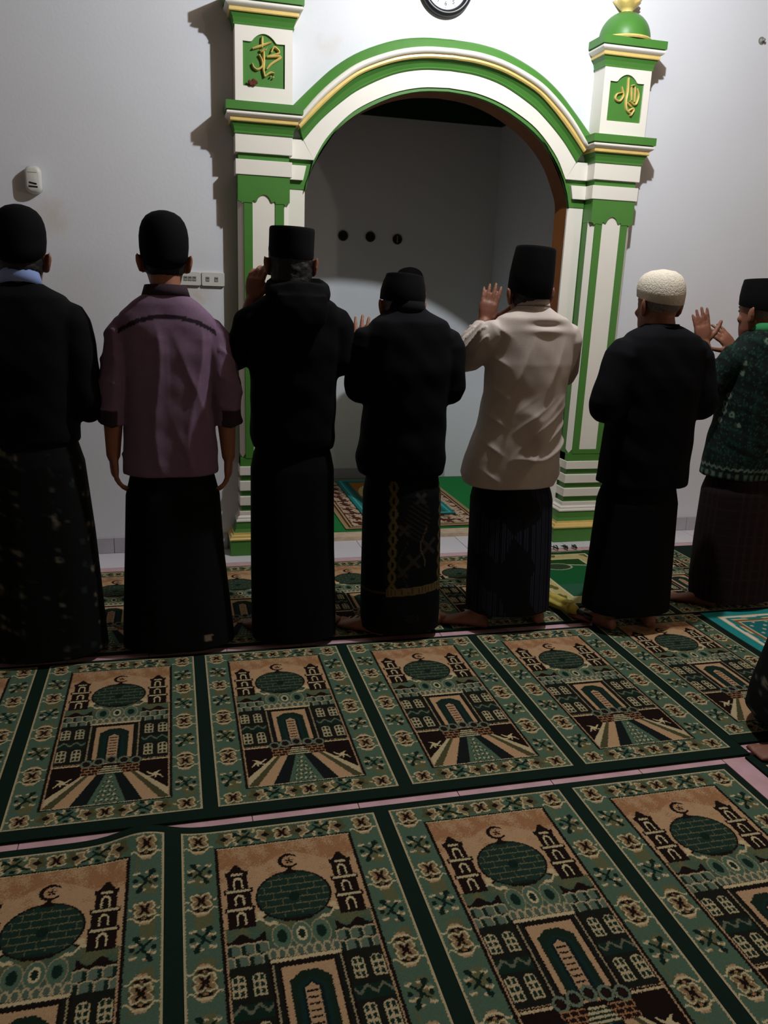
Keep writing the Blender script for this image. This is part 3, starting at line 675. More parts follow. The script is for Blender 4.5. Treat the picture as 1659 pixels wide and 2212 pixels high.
def painted_rug(name, label, xa, xb, ya, yb, z, fn, th=.007, n=150, cat='rug', rough=None):
    t = thing(name, ((xa+xb)/2, (ya+yb)/2, z), label, cat)
    hx, hy = (xb-xa)/2, (yb-ya)/2
    me, X, Y = grid_mesh('pile', -hx, hx, -hy, hy, n, int(n*hy/hx))
    set_col(me, fn(X, Y, hx, hy)); me.materials.append(CARPET)
    V = get_co(me); V[:, 2] = th+.0006+.0012*vnoise(V, 14, 3.); set_co(me, V)
    o = link('pile', me, None, t)
    MB().box(-hx, hx, -hy, hy, 0, th-.002).build('backing', mat(name+'_backing', srgb(70, 62, 46), .9, .1, 40), t)
    return t
def turquoise(X, Y, hx, hy):
    C = np.tile(L3(32,128,128), (len(X), 1)); e = np.minimum(hx-np.abs(X), hy-np.abs(Y))
    wob = .010*np.sign(np.sin((X+Y)*38))
    C[(e > .05) & (e < .125)] = L3(196,178,140); C[np.abs(e-.085+wob) < .014] = L3(30,120,122); C[np.abs(e-.110) < .007] = L3(120,90,56)
    C[(np.abs(e-.065) < .006)] = L3(210,205,190); C[(e > .125)] = L3(28,100,104)
    a = (np.abs(X) < .12) & (Y < .2); C[a & (e > .14)] = L3(150,120,80); C[(np.hypot(X/.12, (Y-.2)/.1) < 1) & (Y > .18)] = L3(150,120,80)
    C[(np.sin(X*90)*np.sin(Y*80) > .75) & (e > .13)] = L3(180,170,140)
    return C*(1+np.random.uniform(-.1, .1, len(X)))[:, None]
painted_rug('prayer_rug', 'turquoise prayer rug with zigzag cream border at the right edge', 2.40, 3.02, 2.20, 3.135, .0102, turquoise)
def greenmat(X, Y, hx, hy):
    C = np.tile(L3(22,62,30), (len(X), 1)); e = np.minimum(hx-np.abs(X), hy-np.abs(Y)); n = vnoise(np.stack([X, Y, 0*X], 1), 40, 1.)
    C[(e > .04) & (e < .115)] = L3(176,164,110); C[(e > .04) & (e < .115) & (n > .45)] = L3(90,92,44); C[(np.abs(e-.045) < .005) | (np.abs(e-.118) < .006)] = L3(190,184,150)
    inn = e > .124; C[inn] = L3(20,84,44); C[inn & (Y < -.1)] = L3(40,84,62)
    arc = (hy-.20-.25*np.abs(X)); C[inn & (Y > arc)] = L3(30,66,24); C[inn & (np.abs(Y-arc) < .006)] = L3(160,180,150)
    d = np.hypot(X+.03, (Y-.16)*1.6); C[inn & (d < .08)] = L3(44,62,40); C[inn & (np.abs(d-.08) < .006)] = L3(150,160,130)
    return C*(1+np.random.uniform(-.1, .1, len(X)))[:, None]
gm = painted_rug('prayer_mat', 'green prayer mat with cream floral border between two pairs of feet', 1.765, 2.315, 3.31, 4.10, .0102, greenmat)
for i in range(9):
    a = -.24+i*.06; bm_ = MB()
    for k in range(5): bm_.tube([(a, .462, .004), (a+random.uniform(-.018,.018), .50, .006), (a+random.uniform(-.025,.025), .53+random.uniform(-.01,.012), .002)], [.0035,.003,.002], 5)
    bm_.build('tassel', mat('tassel_yarn', srgb(24, 34, 24), .95, .2, 60), gm)
# niche floor coverings
tag(MB().box(NX0+.02, NX1-.022, 4.63, NY-.02, .0222, .0285).build('carpet_sheet', mat('plain_green_carpet', srgb(18, 120, 56), .95, .12, 200, .4, 500)), 'plain bright green carpet covering the niche floor', 'carpet')
def brownrug(X, Y, hx, hy):
    C = np.tile(L3(196,176,150), (len(X), 1)); e = np.minimum(hx-np.abs(X), hy-np.abs(Y)); P3 = np.stack([X, Y, 0*X], 1)
    n = vnoise(P3, 45, .3)+.7*vnoise(P3, 95, 4.)
    C[n > .22] = L3(78,40,32); C[np.abs(n-.2) < .10] = L3(120,88,66); C[np.abs(n+.5) < .06] = L3(110,72,52)
    C[e < .028] = L3(160,140,100); C[np.abs(e-.032) < .008] = L3(80,50,34); C[np.abs(e-.045) < .004] = L3(190,160,120); C[np.abs(e-.052) < .004] = L3(70,42,30)
    C[(np.abs(e-.20) < .012)] = L3(92,84,70); C[(np.abs(e-.20) < .012) & (np.sin((X+Y)*260) > 0)] = L3(170,160,140)
    return C
painted_rug('patterned_rug', 'brown and cream floral rug on the niche floor', .985, 1.90, 4.645, 5.93, .0287, brownrug, n=200)
def turq2(X, Y, hx, hy):
    C = np.tile(L3(30,130,128), (len(X), 1)); e = np.minimum(hx-np.abs(X), hy-np.abs(Y))
    C[(e > .05) & (e < .085)] = L3(44,96,84); C[np.abs(e-.03) < .006] = L3(90,170,160)
    inn = e > .085; C[inn] = L3(158,104,42); d = np.hypot(X/.16, (Y-.05)/.24); C[inn & (d < 1.35)] = L3(214,190,130); C[inn & (d < 1)] = L3(40,74,56); C[inn & (Y < -.25)] = L3(90,110,50)
    return C*(1+np.random.uniform(-.1, .1, len(X)))[:, None]
painted_rug('prayer_rug', 'small turquoise and ochre prayer rug lying on the brown niche rug', 1.15, 1.77, 4.885, 5.86, .0379, turq2)

# folded umbrella on the floor
um = thing('folded_umbrella', (1.728, 3.31, .0195), 'folded olive yellow umbrella with dark handle lying beside the green prayer mat', 'umbrella')
ax = Vector((.40, -1.0, 0)).normalized(); sd = Vector((ax.y, -ax.x, 0))
UY = mat('umbrella_cloth', srgb(176, 158, 70), .6, .25, 18, .3, 60)
rings = []
L0 = [(-.30,.012),(-.27,.03),(-.16,.038),(-.02,.034),(.08,.030),(.10,.0285)]
for u, r in L0:
    c = Vector((0, 0, .034))+ax*u
    rings.append([c+sd*(r*(1+.22*math.cos(5*a+u*9))*math.cos(a))+Vector((0, 0, 1))*(r*.8*(1+.22*math.cos(5*a+u*9))*math.sin(a)) for a in np.linspace(0, 2*PI, 40, endpoint=False)])
MB().loft(rings).build('canopy', UY, um, True)
for nm, u0, r0, u1, r1, m_ in (('strap', .085, .031, .100, .031, UY), ('collar', .10, .029, .14, .016, UY), ('handle', .14, .0125, .22, .0125, BLACKP)):
    c0, c1 = Vector((0, 0, .033))+ax*u0, Vector((0, 0, .031-(u1-.1)*.06))+ax*u1
    MB().tube([c0, c0*.5+c1*.5, c1], [r0, (r0+r1)/2, r1], 20).build(nm, m_, um, True)

# ================================================================== PEOPLE
SKIN = mat('skin_brown', srgb(122, 78, 60), .55, .10, 30, .15, 300, spec=.35)
SKIN2 = mat('skin_light_brown', srgb(140, 92, 70), .55, .10, 30, .15, 300, spec=.35)
EYE = mat('eye_dark', srgb(30, 22, 18), .25, 0, 1, spec=.5)
HAIRB = mat('hair_black', srgb(11, 10, 11), .6, .3, 150, .6, 300, spec=.35)
HAIRG = mat('hair_grey', srgb(104, 98, 94), .7, .4, 160, .6, 300)
VELVET = mat('black_velvet', srgb(6, 6, 8), .9, .1, 40, .2, 400, spec=.1)
KNITW = mat('white_knit', srgb(206, 198, 184), .9, .08, 60, .9, 160, spec=.1)
CL_BLACK = mat('black_cotton', srgb(7, 7, 10), .9, .15, 12, .25, 500, spec=.12)
CL_NAVY = mat('navy_cotton', srgb(9, 10, 15), .9, .15, 12, .25, 500, spec=.12)
CL_BLACK2 = mat('black_fleece', srgb(7, 7, 9), .95, .15, 12, .35, 400, spec=.1)
CL_DARK = mat('dark_sarong_cotton', srgb(5, 5, 7), .9, .15, 14, .25, 500, spec=.12)
CL_PURPLE = mat('mauve_satin_cotton', srgb(112, 90, 112), .55, .06, 10, .15, 500, spec=.35, sheen=.2)
CL_CREAM = mat('cream_cotton', srgb(184, 173, 166), .8, .05, 10, .2, 500, spec=.2)
CL_BLUE = mat('pale_blue_cotton', srgb(120, 140, 190), .8, .05, 10)
CL_MAROON = mat('dark_maroon_cotton', srgb(40, 24, 36), .85, .1, 10)
CL_GREENC = mat('green_collar_cotton', srgb(34, 118, 66), .8, .06, 10)

def V3(p): return Vector(p)
def srings(secs, n=40, p=2.4):
    """torso-like rings: (z, cx, cy, rx, ry)"""
    out = []
    for z, cx, cy, rx, ry in secs:
        r = []
        for k in range(n):
            a = 2*PI*k/n; c, s = math.cos(a), math.sin(a)
            r.append((cx+rx*math.copysign(abs(c)**(2/p), c), cy+ry*math.copysign(abs(s)**(2/p), s), z))
        out.append(r)
    return out
def rot_head(yaw, pitch, roll=0):
    return Matrix.Rotation(yaw, 3, 'Z') @ Matrix.Rotation(roll, 3, 'Y') @ Matrix.Rotation(-pitch, 3, 'X')
def head_shape(mb, c, R, k=1.0):
    prof = [(-.116,.030,.026,.058),(-.104,.044,.044,.050),(-.075,.058,.068,.030),(-.035,.068,.087,.011),(0,.0735,.094,.004),(.04,.077,.098,0),(.08,.073,.092,-.002),(.108,.055,.070,-.003),(.124,.022,.028,-.003)]
    rings = []
    for z, rx, ry, cy in prof:
        rings.append([V3(c)+R @ (V3((rx*math.cos(a), cy+ry*math.sin(a), z))*k) for a in np.linspace(0, 2*PI, 28, endpoint=False)])
    mb.loft(rings)
    E_ = lambda p, r, rr=None: mb.ellipsoid(V3(c)+R @ (V3(p)*k), tuple(q*k for q in r), R @ rr if rr is not None else R, 12, 8)
    E_((0,.098,-.030),(.015,.018,.014)); E_((0,.095,-.010),(.009,.014,.030)); E_((0,.084,.030),(.048,.016,.010)); E_((0,.085,-.064),(.023,.013,.009)); E_((0,.080,-.098),(.02,.016,.014))
    for s in (-1, 1):
        E_((s*.045,.066,-.025),(.020,.018,.018))
        rr = Matrix.Rotation(s*.42, 3, 'Z') @ Matrix.Rotation(.15, 3, 'X')
        E_((s*.087,-.012,-.008),(.0095,.023,.034), rr)
        E_((s*.096,-.024,.004),(.0080,.009,.026), rr); E_((s*.080,.000,-.030),(.009,.012,.012), rr)
def hand_shape(mb, wrist, d, n, right, curl=.15, splay=.08, k=1.0, thumb_out=.75):
    d = V3(d).normalized(); n = V3(n); n = (n-d*n.dot(d)).normalized(); t = d.cross(n) if right else n.cross(d); w0 = V3(wrist)
    rings = []
    for u, hw, hh in ((-.01,.026,.018),(.02,.033,.016),(.045,.0405,.0155),(.070,.0415,.0135),(.082,.039,.010)):
        rings.append([w0+(d*u+t*(hw*math.copysign(abs(math.cos(a))**.75, math.cos(a)))+n*(hh*math.sin(a)))*k for a in np.linspace(0, 2*PI, 20, endpoint=False)])
    mb.loft(rings)
    for i, (off, ln, r) in enumerate(((.0315,.083,.0088),(.0105,.092,.0090),(-.0115,.085,.0087),(-.0315,.067,.0080))):
        base = w0+(d*.073+t*off)*k; dirv = (d+t*(off/.03*splay)).normalized(); P = [base-dirv*.012*k, base]; ang = curl*(1+.12*i)
        cur = dirv
        for seg in (.45, .30, .25):
            q = Matrix.Rotation(ang, 3, cur.cross(n).normalized()); cur = (q @ cur).normalized(); P.append(P[-1]+cur*ln*seg*k)
        mb.capsule(P, [r*k, r*k, r*.97*k, r*.9*k, r*.78*k], 10)
    b0 = w0+(d*.018+t*.026)*k; dv = (d*(1-thumb_out*.55)+t*thumb_out+n*.15).normalized(); b1 = b0+dv*.042*k
    dv2 = (dv+d*.35).normalized(); b2 = b1+dv2*.034*k; b3 = b2+(dv2+d*.15).normalized()*.024*k
    mb.capsule([b0, b1, b2, b3], [.0135*k, .0125*k, .0108*k, .0090*k], 12)
def foot_shape(mb, heel, ang, right, k=1.0):
    f = V3((math.sin(ang), math.cos(ang), 0)); s = V3((f.y, -f.x, 0)); h = V3(heel); sg = 1 if right else -1   # s points to the right side
    rings = []
    for u, wd, ht, lat in ((.000,.020,.030,0),(.012,.029,.052,0),(.045,.032,.074,0),(.085,.031,.072,0),(.125,.036,.052,.004*sg),(.165,.043,.036,.006*sg),(.19,.044,.026,.004*sg),(.205,.040,.019,.002*sg)):
        rings.append([h+(f*u+s*(lat+wd*math.copysign(abs(math.cos(a))**.8, math.cos(a))))*k+V3((0, 0, 1))*(ht/2+ht/2*math.sin(a))*k for a in np.linspace(0, 2*PI, 20, endpoint=False)])
    mb.loft(rings)
    for i, (off, ln, r) in enumerate(((-.030,.042,.0125),(-.010,.038,.0095),(.006,.034,.009),(.021,.028,.0085),(.035,.022,.0082))):
        b = h+(f*.192+s*off*sg)*k+V3((0, 0, r)); mb.capsule([b, b+f*ln*k*.6, b+f*ln*k+V3((0, 0, -.001))], [r*k, r*k, r*.9*k], 8)
    ank = h+f*.048*k
    mb.tube([ank+V3((0, 0, .03)), ank+V3((0, 0, .10)), ank*.95+V3((0, 0, .15))], [.034*k, .033*k, .035*k], 14)
    return ank

def sarong(parent, secs, color_fn=None, m=CL_DARK, nt=132, nz=120, folds=7, amp=.02, seed=1., tilt=0.0, name='sarong', hem_z=9.):
    """secs: (z, cx, cy, rx, ry) from waist down to hem"""
    S = np.array(secs)[::-1]; z0, z1 = S[0, 0], S[-1, 0]
    zs = np.linspace(z1, z0, nz); th = np.linspace(0, 2*PI, nt, endpoint=False)
    ip = lambda c: np.interp(zs, S[:, 0], S[:, c])
    cx, cy, rx, ry = ip(1), ip(2), ip(3), ip(4)
    shr = 1-.10*np.clip((zs-(hem_z-.10))/.09, 0, 1); rx = rx*shr; ry = ry*shr
    T, Z = np.meshgrid(th, zs); fall = np.clip((z1-Z)/(z1-z0), 0, 1)
    c_, s_ = np.cos(T), np.sin(T)
    fold = amp*(.25+fall)*(np.sin(folds*T+seed+1.2*fall*np.sin(seed*3))*.6+np.sin((folds*1.0+4)*T-seed*2+2*fall)*.25+.5*np.sin(2*T+seed*1.7+fall*3))
    k = 1+fold
    X = cx[:, None]+rx[:, None]*np.sign(c_)*np.abs(c_)**.86*k; Y = cy[:, None]+ry[:, None]*np.sign(s_)*np.abs(s_)**.86*k
    Zt = Z+tilt*(X-cx[:, None])*fall
    V = np.stack([X, Y, Zt], -1).reshape(-1, 3)
    idx = np.arange(nz*nt).reshape(nz, nt); a = idx[:-1]; b = idx[1:]
    q = np.stack([a, b, np.roll(b, -1, 1), np.roll(a, -1, 1)], -1).reshape(-1, 4)
    mb = MB(); mb.v = [tuple(v) for v in V]; mb.f = [tuple(int(i) for i in f) for f in q]
    # turned-in hem and closed top
    last = idx[-1]; k0 = len(mb.v)
    for j in range(nt): p = V[last[j]]; mb.v.append((cx[-1]+(p[0]-cx[-1])*.96, cy[-1]+(p[1]-cy[-1])*.96, p[2]+.004))
    k1 = len(mb.v)
    for j in range(nt): p = V[last[j]]; mb.v.append((cx[-1]+(p[0]-cx[-1])*.93, cy[-1]+(p[1]-cy[-1])*.93, p[2]+.12))
    for j in range(nt):
        n2 = (j+1) % nt
        mb.f.append((int(last[j]), k0+j, k0+n2, int(last[n2]))); mb.f.append((k0+j, k1+j, k1+n2, k0+n2))
    mb.f.append(tuple(int(i) for i in idx[0])); mb.f.append(tuple(k1+j for j in range(nt)))
    me = bpy.data.meshes.new(name); me.from_pydata(mb.v, [], mb.f); me.update()
    me.polygons.foreach_set('use_smooth', [True]*len(me.polygons))
    if color_fn is not None:
        c = get_co(me); th_all = np.concatenate([np.tile(th, nz), th, th]); u = th_all
        set_col(me, color_fn(c, u, (c[:, 2]-z0)/(z1-z0))); m = CLOTHV
    return link(name, me, m, parent)

def limb(mb, P, R, n=18): mb.capsule(P, R, n)

def person(label, root, spec):
    sh_ = spec['shoulder_z']-.13
    spec['torso'] = [(z, cx, cy+max(0, sh_-z)*.06, rx, ry) for z, cx, cy, rx, ry in spec['torso']]
    hc_ = spec['torso'][-1][2]
    spec['sarong'] = dict(spec['sarong'], hem_z=spec['hem'], secs=[(z, cx, cy+hc_*min(1, max(0, z-.05)/(spec['hem']-.05)), rx, ry) for z, cx, cy, rx, ry in spec['sarong']['secs']])
    t = thing('person', (root[0], root[1], .0), label, 'person', 'people standing in the prayer row' if spec.get('row', True) else None)
    t.rotation_euler = (0, 0, spec.get('turn', 0))
    sk = spec.get('skin', SKIN)
    # ---------------- body, one continuous surface
    mb = MB(); hc = V3(spec['head']); R = rot_head(*spec.get('headrot', (0, .05, 0))); hk = spec.get('hk', 1.0)
    head_shape(mb, hc, R, hk)
    sh = spec['shoulder_z']; nx = spec.get('neck_x', spec['head'][0]*.6)
    limb(mb, [hc+R @ V3((0, -.018, -.045)), V3(((hc.x+nx)/2, hc.y*.5-.018, (hc.z+sh)/2-.01)), V3((nx, -.012, sh-.02))], [.056*hk, .055*hk, .062*hk])
    T = spec['torso']; body = [(z, cx, cy, max(.03, rx-.022), max(.03, ry-.022)) for z, cx, cy, rx, ry in T if z > spec['hem']+.02]
    body += [(spec['hem'], T[-1][1], hc_, .115, .075), (.80 if spec['hem'] > .8 else spec['hem']-.05, T[-1][1], hc_, .11, .07)]
    mb.loft(srings(body, 28))
    pz = body[-1][0]+.03; lk = spec.get('lk', .8)
    for i, s in enumerate((-1, 1)):
        heel, ang = spec['feet'][i]
        ank = foot_shape(mb, heel, ang, s > 0, spec.get('fk', 1.0))
        limb(mb, [V3((s*.055, hc_, pz)), V3((s*.055+(ank.x)*.2, .005, .48)), V3((ank.x*lk, ank.y*lk, .30)), V3((ank.x*(.75+.25*lk), ank.y*(.75+.25*lk), .15))], [.058, .050, .046, .036])
    for i, s in enumerate((-1, 1)):
        A = spec['arms'][i]; S_, E_, W_ = map(V3, A['p'])
        limb(mb, [S_, (S_+E_)/2, E_], [.048, .044, .038]); limb(mb, [E_, (E_*.6+W_*.4), W_], [.038, .037, .026])
        hand_shape(mb, W_, A['d'], A['n'], s > 0, A.get('curl', .15), A.get('splay', .08), A.get('hk', 1.0), A.get('thumb', .75))
    body_me = fuse(mb, spec.get('bvox', .0055), 2, .4)
    link('body', body_me, sk, t)
    for s in (-1, 1):
        MB().ellipsoid(hc+R @ (V3((s*.031, .083, .012))*hk), (.011*hk, .009*hk, .008*hk), None, 12, 8).build('eye', EYE, t, True)
    # ---------------- hair
    hm = spec.get('hair', HAIRB)
    mb = MB(); hb = spec.get('hair_bulk', 1.0); low = spec.get('hair_low', -.055)
    rings = []
    for z, rx, ry in ((low,.062,.070),(low+.02,.0735,.086),(-.005,.0775,.092),(.04,.080,.0965),(.08,.077,.094),(.11,.058,.072),(.127,.024,.03)):
        rings.append([hc+R @ (V3((rx*hb*math.cos(a)*(.99 if z < 0 else 1), -.006+(ry*hb*math.sin(a) if math.sin(a) < 0 else (ry*.62 if z < .035 else ry*.97)*math.sin(a)*(.0 if z < .0 else 1)), z))*hk) for a in np.linspace(0, 2*PI, 36, endpoint=False)])
    mb.loft(rings)
    me = fuse(mb, .006, 2)
    c = get_co(me); nrm = get_no(me); set_co(me, c+nrm*(.0022*vnoise(c, 150, 1.)+spec.get('hair_rough', 0)*vnoise(c, 60, 2.))[:, None])
    link('hair', me, hm, t)
    # ---------------- cap
    cp = spec['cap']; kind = cp['kind']; mb = MB()
    Rc = rot_head(*cp.get('rot', spec.get('headrot', (0, .05, 0))))
    z0, z1, bx, by = cp['z0'], cp['z1'], cp.get('rx', .088), cp.get('ry', .106); prof = []
    hgt = z1-z0
    if kind == 'peci':
        tp = cp.get('taper', .94)
        prof = [(z0, 1.0), (z0+hgt*.35, 1.0+cp.get('bulge', 0)), (z0+hgt*.7, (1+tp)/2), (z1-.012, tp), (z1-.004, tp*.985), (z1, tp*.95), (z1+.0015, tp*.6), (z1+.001, .05)]
    elif kind == 'round':
        prof = [(z0, .96), (z0+hgt*.2, 1.0), (z0+hgt*.42, 1.0), (z0+hgt*.60, .95), (z0+hgt*.75, .85), (z0+hgt*.87, .69), (z0+hgt*.95, .46), (z0+hgt*.99, .2), (z1, .04)]
    else:  # knitted skull cap
        prof = [(z0, 1.0), (z0+hgt*.3, 1.03), (z0+hgt*.5, 1.0), (z0+hgt*.68, .92), (z0+hgt*.83, .76), (z0+hgt*.94, .50), (z1, .05)]
    nn = 48; rings = []
    for z, f in prof:
        ring = []
        for a in np.linspace(0, 2*PI, nn, endpoint=False):
            x, y = bx*f*math.cos(a), by*f*math.sin(a); zz = z
            zz += cp.get('slant', 0)*(y/by)*(1-(z-z0)/hgt)          # lower at the back
            if cp.get('crease') and z > z1-.02: zz += -.012*math.exp(-((x+.012)/.018)**2)+.012*math.exp(-((x-.045)/.03)**2)*(1 if y < .04 else .6)
            ring.append(hc+Rc @ (V3((x, y+cp.get('cy', -.004), zz))*1.0))
        rings.append(ring)
    mb.loft(rings)
    o = mb.build('cap', cp.get('mat', VELVET), t, True)
    if kind == 'peci': bevel(o, .002, 2)
    # ---------------- shirt with sleeves
    mb = MB(); mb.loft(srings(T, 44, spec.get('pw', 2.5)))
    for i, s in enumerate((-1, 1)):
        A = spec['arms'][i]; S_, E_, W_ = map(V3, A['p']); r = A.get('sr', (.074, .064, .056, .046))
        limb(mb, [S_, S_*.5+E_*.5, E_], [r[0], (r[0]+r[1])/2, r[1]])
        f = A.get('sleeve', 1.0)
        if f > .05: 
            W2 = E_*(1-f)+W_*f
            mb.tube([E_+(E_-W_).normalized()*.02, E_*.6+W2*.4, W2], [r[1]*.96, r[2], r[3]], 20)
    me = fuse(mb, spec.get('svox', .008), spec.get('ssm', 7), .5)
    c = get_co(me); nrm = get_no(me)
    d = spec['wrinkle'](c) if 'wrinkle' in spec else .004*vnoise(c, 22, spec.get('seed', 1.))
    set_co(me, c+nrm*np.asarray(d)[:, None]); me.update()
    sm = spec['shirt_mat']
    if 'shirt_col' in spec: set_col(me, spec['shirt_col'](get_co(me))); sm = CLOTHV
    link(spec.get('shirt_name', 'shirt'), me, sm, t)
    # ---------------- collar
    if 'collar' in spec:
        K = spec['collar']; rings = []
        for (r_, z, th_) in ((1.0, 0, 0), (.93, .5, 0), (.86, 1.0, 0), (.80, 1.0, 0), (.84, .5, 0), (.90, 0, 0)):
            rings.append([(K['c'][0]+K['rx']*r_*math.cos(a), K['c'][1]+K['ry']*r_*math.sin(a), K['z0']+(K['z1']-K['z0'])*z+K.get('tilt', .02)*(-math.sin(a))*1.0-K.get('dip', .0)*max(0, math.sin(a))) for a in np.linspace(0, 2*PI, 40, endpoint=False)])
        mbc = MB(); n_ = 40; vs = [p for r in rings for p in r]; fs = []
        for i in range(6):
            j = (i+1) % 6
            for k2 in range(n_): fs.append((i*n_+k2, i*n_+(k2+1) % n_, j*n_+(k2+1) % n_, j*n_+k2))
        mbc.add(vs, fs); co = mbc.build('collar', K['mat'], t, True)
        if K.get('trim'):
            zf = K['z0']*.45+K['z1']*.55
            P = [(K['c'][0]+K['rx']*.93*math.cos(a), K['c'][1]+K['ry']*.93*math.sin(a), zf+K.get('tilt', .02)*(-math.sin(a))+(.004*math.sin(a*60) if abs(a-1.5*PI) < .35 else 0)) for a in np.linspace(PI, 2*PI, 60)]
            MB().tube(P, .0016, 6).build('collar_embroidery', mat('grey_thread', srgb(96, 86, 82), .8, 0, 1), co, True)
    sarong(t, **spec['sarong'])
    return t

up_ = (0, 0, 1)
def down_arm(s, x, z_el=1.02, z_w=.77, sz=1.325, sx=.165, **k):
    return dict(p=((s*sx, 0, sz), (s*x, -.02, z_el), (s*(x+.012), .0, z_w)), d=(-s*.02, .06, -1), n=(-s*.9, .2, 0), curl=.28, **k)
def fold_arm(s, x=.2, ze=1.03, wx=.06, wy=.17, wz=1.06, sz=1.32, sx=.165, ey=-.01, **k):
    return dict(p=((s*sx, 0, sz), (s*x, ey, ze), (s*wx, wy, wz)), d=(-s*.9, .15, .1), n=(0, -1, .0), curl=.2, **k)
FT = .0105
def feet(w=.095, y=-.05, a=.25, al=None, ar=None, xl=None, xr=None, yl=None, yr=None):
    return (((xl if xl is not None else -w, yl if yl is not None else y, FT), -(al if al is not None else a)), ((xr if xr is not None else w, yr if yr is not None else y, FT), (ar if ar is not None else a)))

def blobs(c, th, scale, seed): return vnoise(np.stack([np.cos(th)*.18, np.sin(th)*.18, c[:, 2]], 1), scale, seed)
def sar_p1(c, th, v):
    C = np.tile(np.array(srgb(6, 7, 8)), (len(c), 1)); n = blobs(c, th, 26, 2.)+.8*blobs(c, th, 75, 5.)
    C[(n > .72)] = srgb(20, 24, 24); C[(n > .95)] = srgb(52, 52, 46); C[(n > 1.15)] = srgb(84, 80, 68); C[(blobs(c, th, 40, 9.) > .86)] = srgb(20, 32, 32); return C
def sar_p2(c, th, v):
    C = np.tile(np.array(srgb(5, 5, 7)), (len(c), 1)); C[(c[:, 1] < 0) & (np.abs(c[:, 0]-.118) < .017) & (np.abs(c[:, 2]-.078) < .014)] = srgb(120, 106, 90); return C
def sar_p4(c, th, v):
    C = np.tile(np.array(srgb(5, 5, 7)), (len(c), 1)); z = c[:, 2]; x = c[:, 0]; bk = c[:, 1] < .03
    gold = np.array(srgb(92, 78, 48)); grey = np.array(srgb(42, 38, 34))
    for xc in (-.055, .168):
        d = np.abs(np.abs(x-xc)-.012*np.abs(np.sin(z*58))); C[bk & (d < .0065) & (z > .215) & (z < .70)] = gold*.8
    hemz = .232+.06*(x+.05); m = bk & (x > -.075); C[m & (np.abs(z-hemz) < .017)] = gold; C[m & (np.abs(z-hemz) < .012) & (np.sin(x*420) > .55)] = gold*.35
    C[bk & (np.abs(z-hemz) < .005) & (x < -.075)] = gold*.4
    for xc, zc, r in ((.035,.365,.04),(.10,.425,.045),(-.01,.32,.03),(-.01,.50,.03),(.06,.63,.03)):
        dx, dz = x-xc, z-zc; C[bk & (np.abs(np.abs(dx)-np.abs(dz)) < .011) & (np.hypot(dx, dz) < r)] = grey
    C[bk & (np.abs(x-.075-.012*np.sin(z*40)) < .003) & (z > .34) & (z < .52)] = gold*.75
    C[bk & (np.abs(x+.01-.02*np.sin(z*28+1)) < .0025) & (z > .25) & (z < .46)] = grey
    C[bk & (np.hypot(x-.05, (z-.54)*.6) < .055) & (np.sin(z*300+x*200) > .5)] = grey*.7
    C[bk & (np.abs(x-.035) < .03) & (np.abs(z-.115) < .016) & (np.sin(x*400)*np.sin(z*380) > .1)] = grey*.8
    return C
def sar_p5(c, th, v):
    C = np.tile(np.array(srgb(6, 6, 9)), (len(c), 1)); s = np.sin(th*110)
    m = (s > .25) & (blobs(c, th, 12, 1.) > -.1); C[m] = srgb(40, 42, 58); return C
def sar_p7(c, th, v):
    C = np.tile(np.array(srgb(24, 14, 17)), (len(c), 1)); C[(np.sin(th*34) > .82)] = srgb(36, 22, 25); C[(np.sin(c[:, 2]*150) > .85)] = srgb(33, 20, 23); return C

# 1 --- man in dark jacket at the left edge
person('person in dark jacket with pale blue collar at the left edge, arms folded', (-.520, 3.22), dict(
    head=(.012,.02,1.505), headrot=(0,.05,0), shoulder_z=1.385, hem=.88, skin=SKIN,
    torso=[(1.44,.01,-.01,.055,.05),(1.415,.01,-.01,.095,.07),(1.385,0,-.01,.155,.095),(1.33,0,0,.185,.11),(1.20,0,.0,.178,.125),(1.05,0,0,.17,.125),(.93,0,0,.172,.125),(.86,0,0,.172,.125)],
    arms=[fold_arm(-1,.215,1.0,.05,.19,.985,1.295,.165), fold_arm(1,.212,.995,.05,.19,.985,1.295,.165)], feet=feet(.10,-.05,.3),
    cap=dict(kind='round', z0=.03, z1=.187, rx=.088, ry=.103, slant=.05), shirt_mat=CL_BLACK, shirt_name='jacket',
    collar=dict(c=(.01,-.012), rx=.074, ry=.068, z0=1.415, z1=1.462, mat=CL_BLUE), seed=1.,
    sarong=dict(secs=[(.97,0,0,.168,.122),(.80,0,0,.180,.13),(.5,0,0,.205,.145),(.2,0,0,.222,.155),(.035,0,0,.232,.16)], color_fn=sar_p1, seed=.6, amp=.012)))

# 2 --- boy in mauve shirt
def wr2(c):
    x, y, z = c.T; back = (y < .02)*np.clip((1.30-z)/.05, 0, 1)*np.clip((z-.72)/.06, 0, 1)
    rg = lambda p, q=2.: np.clip(1-np.abs(np.sin(p)), 0, 1)**q
    f = .012*rg(x*20+1.1+.9*(1.3-z)*np.sign(x)+.4*np.sin(z*9))*np.clip(1.25-1.1*(1.3-z), .2, 1)
    f += .007*rg((x*.95+z*.35)*26+.6)*np.exp(-((x-.10)/.07)**2)+.006*rg((x*.7-z*.5)*22)*np.clip((1.0-z)*3, 0, 1)
    arm = (np.abs(x) > .18)*.007*rg(z*30+x*14+y*20)
    return back*f+arm+.0015*vnoise(c, 30, 2.)
def col2(c):
    x, y, z = c.T; C = np.tile(np.array(srgb(112, 90, 112)), (len(c), 1))
    zs = 1.338-.062*(np.abs(x)/.18)**2.2; m = (y < .02) & (np.abs(x) < .175) & (z < zs) & (z > zs-.017); C[m] = srgb(34, 22, 32)
    C[(np.abs(x) > .19) & (z < .985) & (z > .90)] = srgb(52, 38, 50); return C
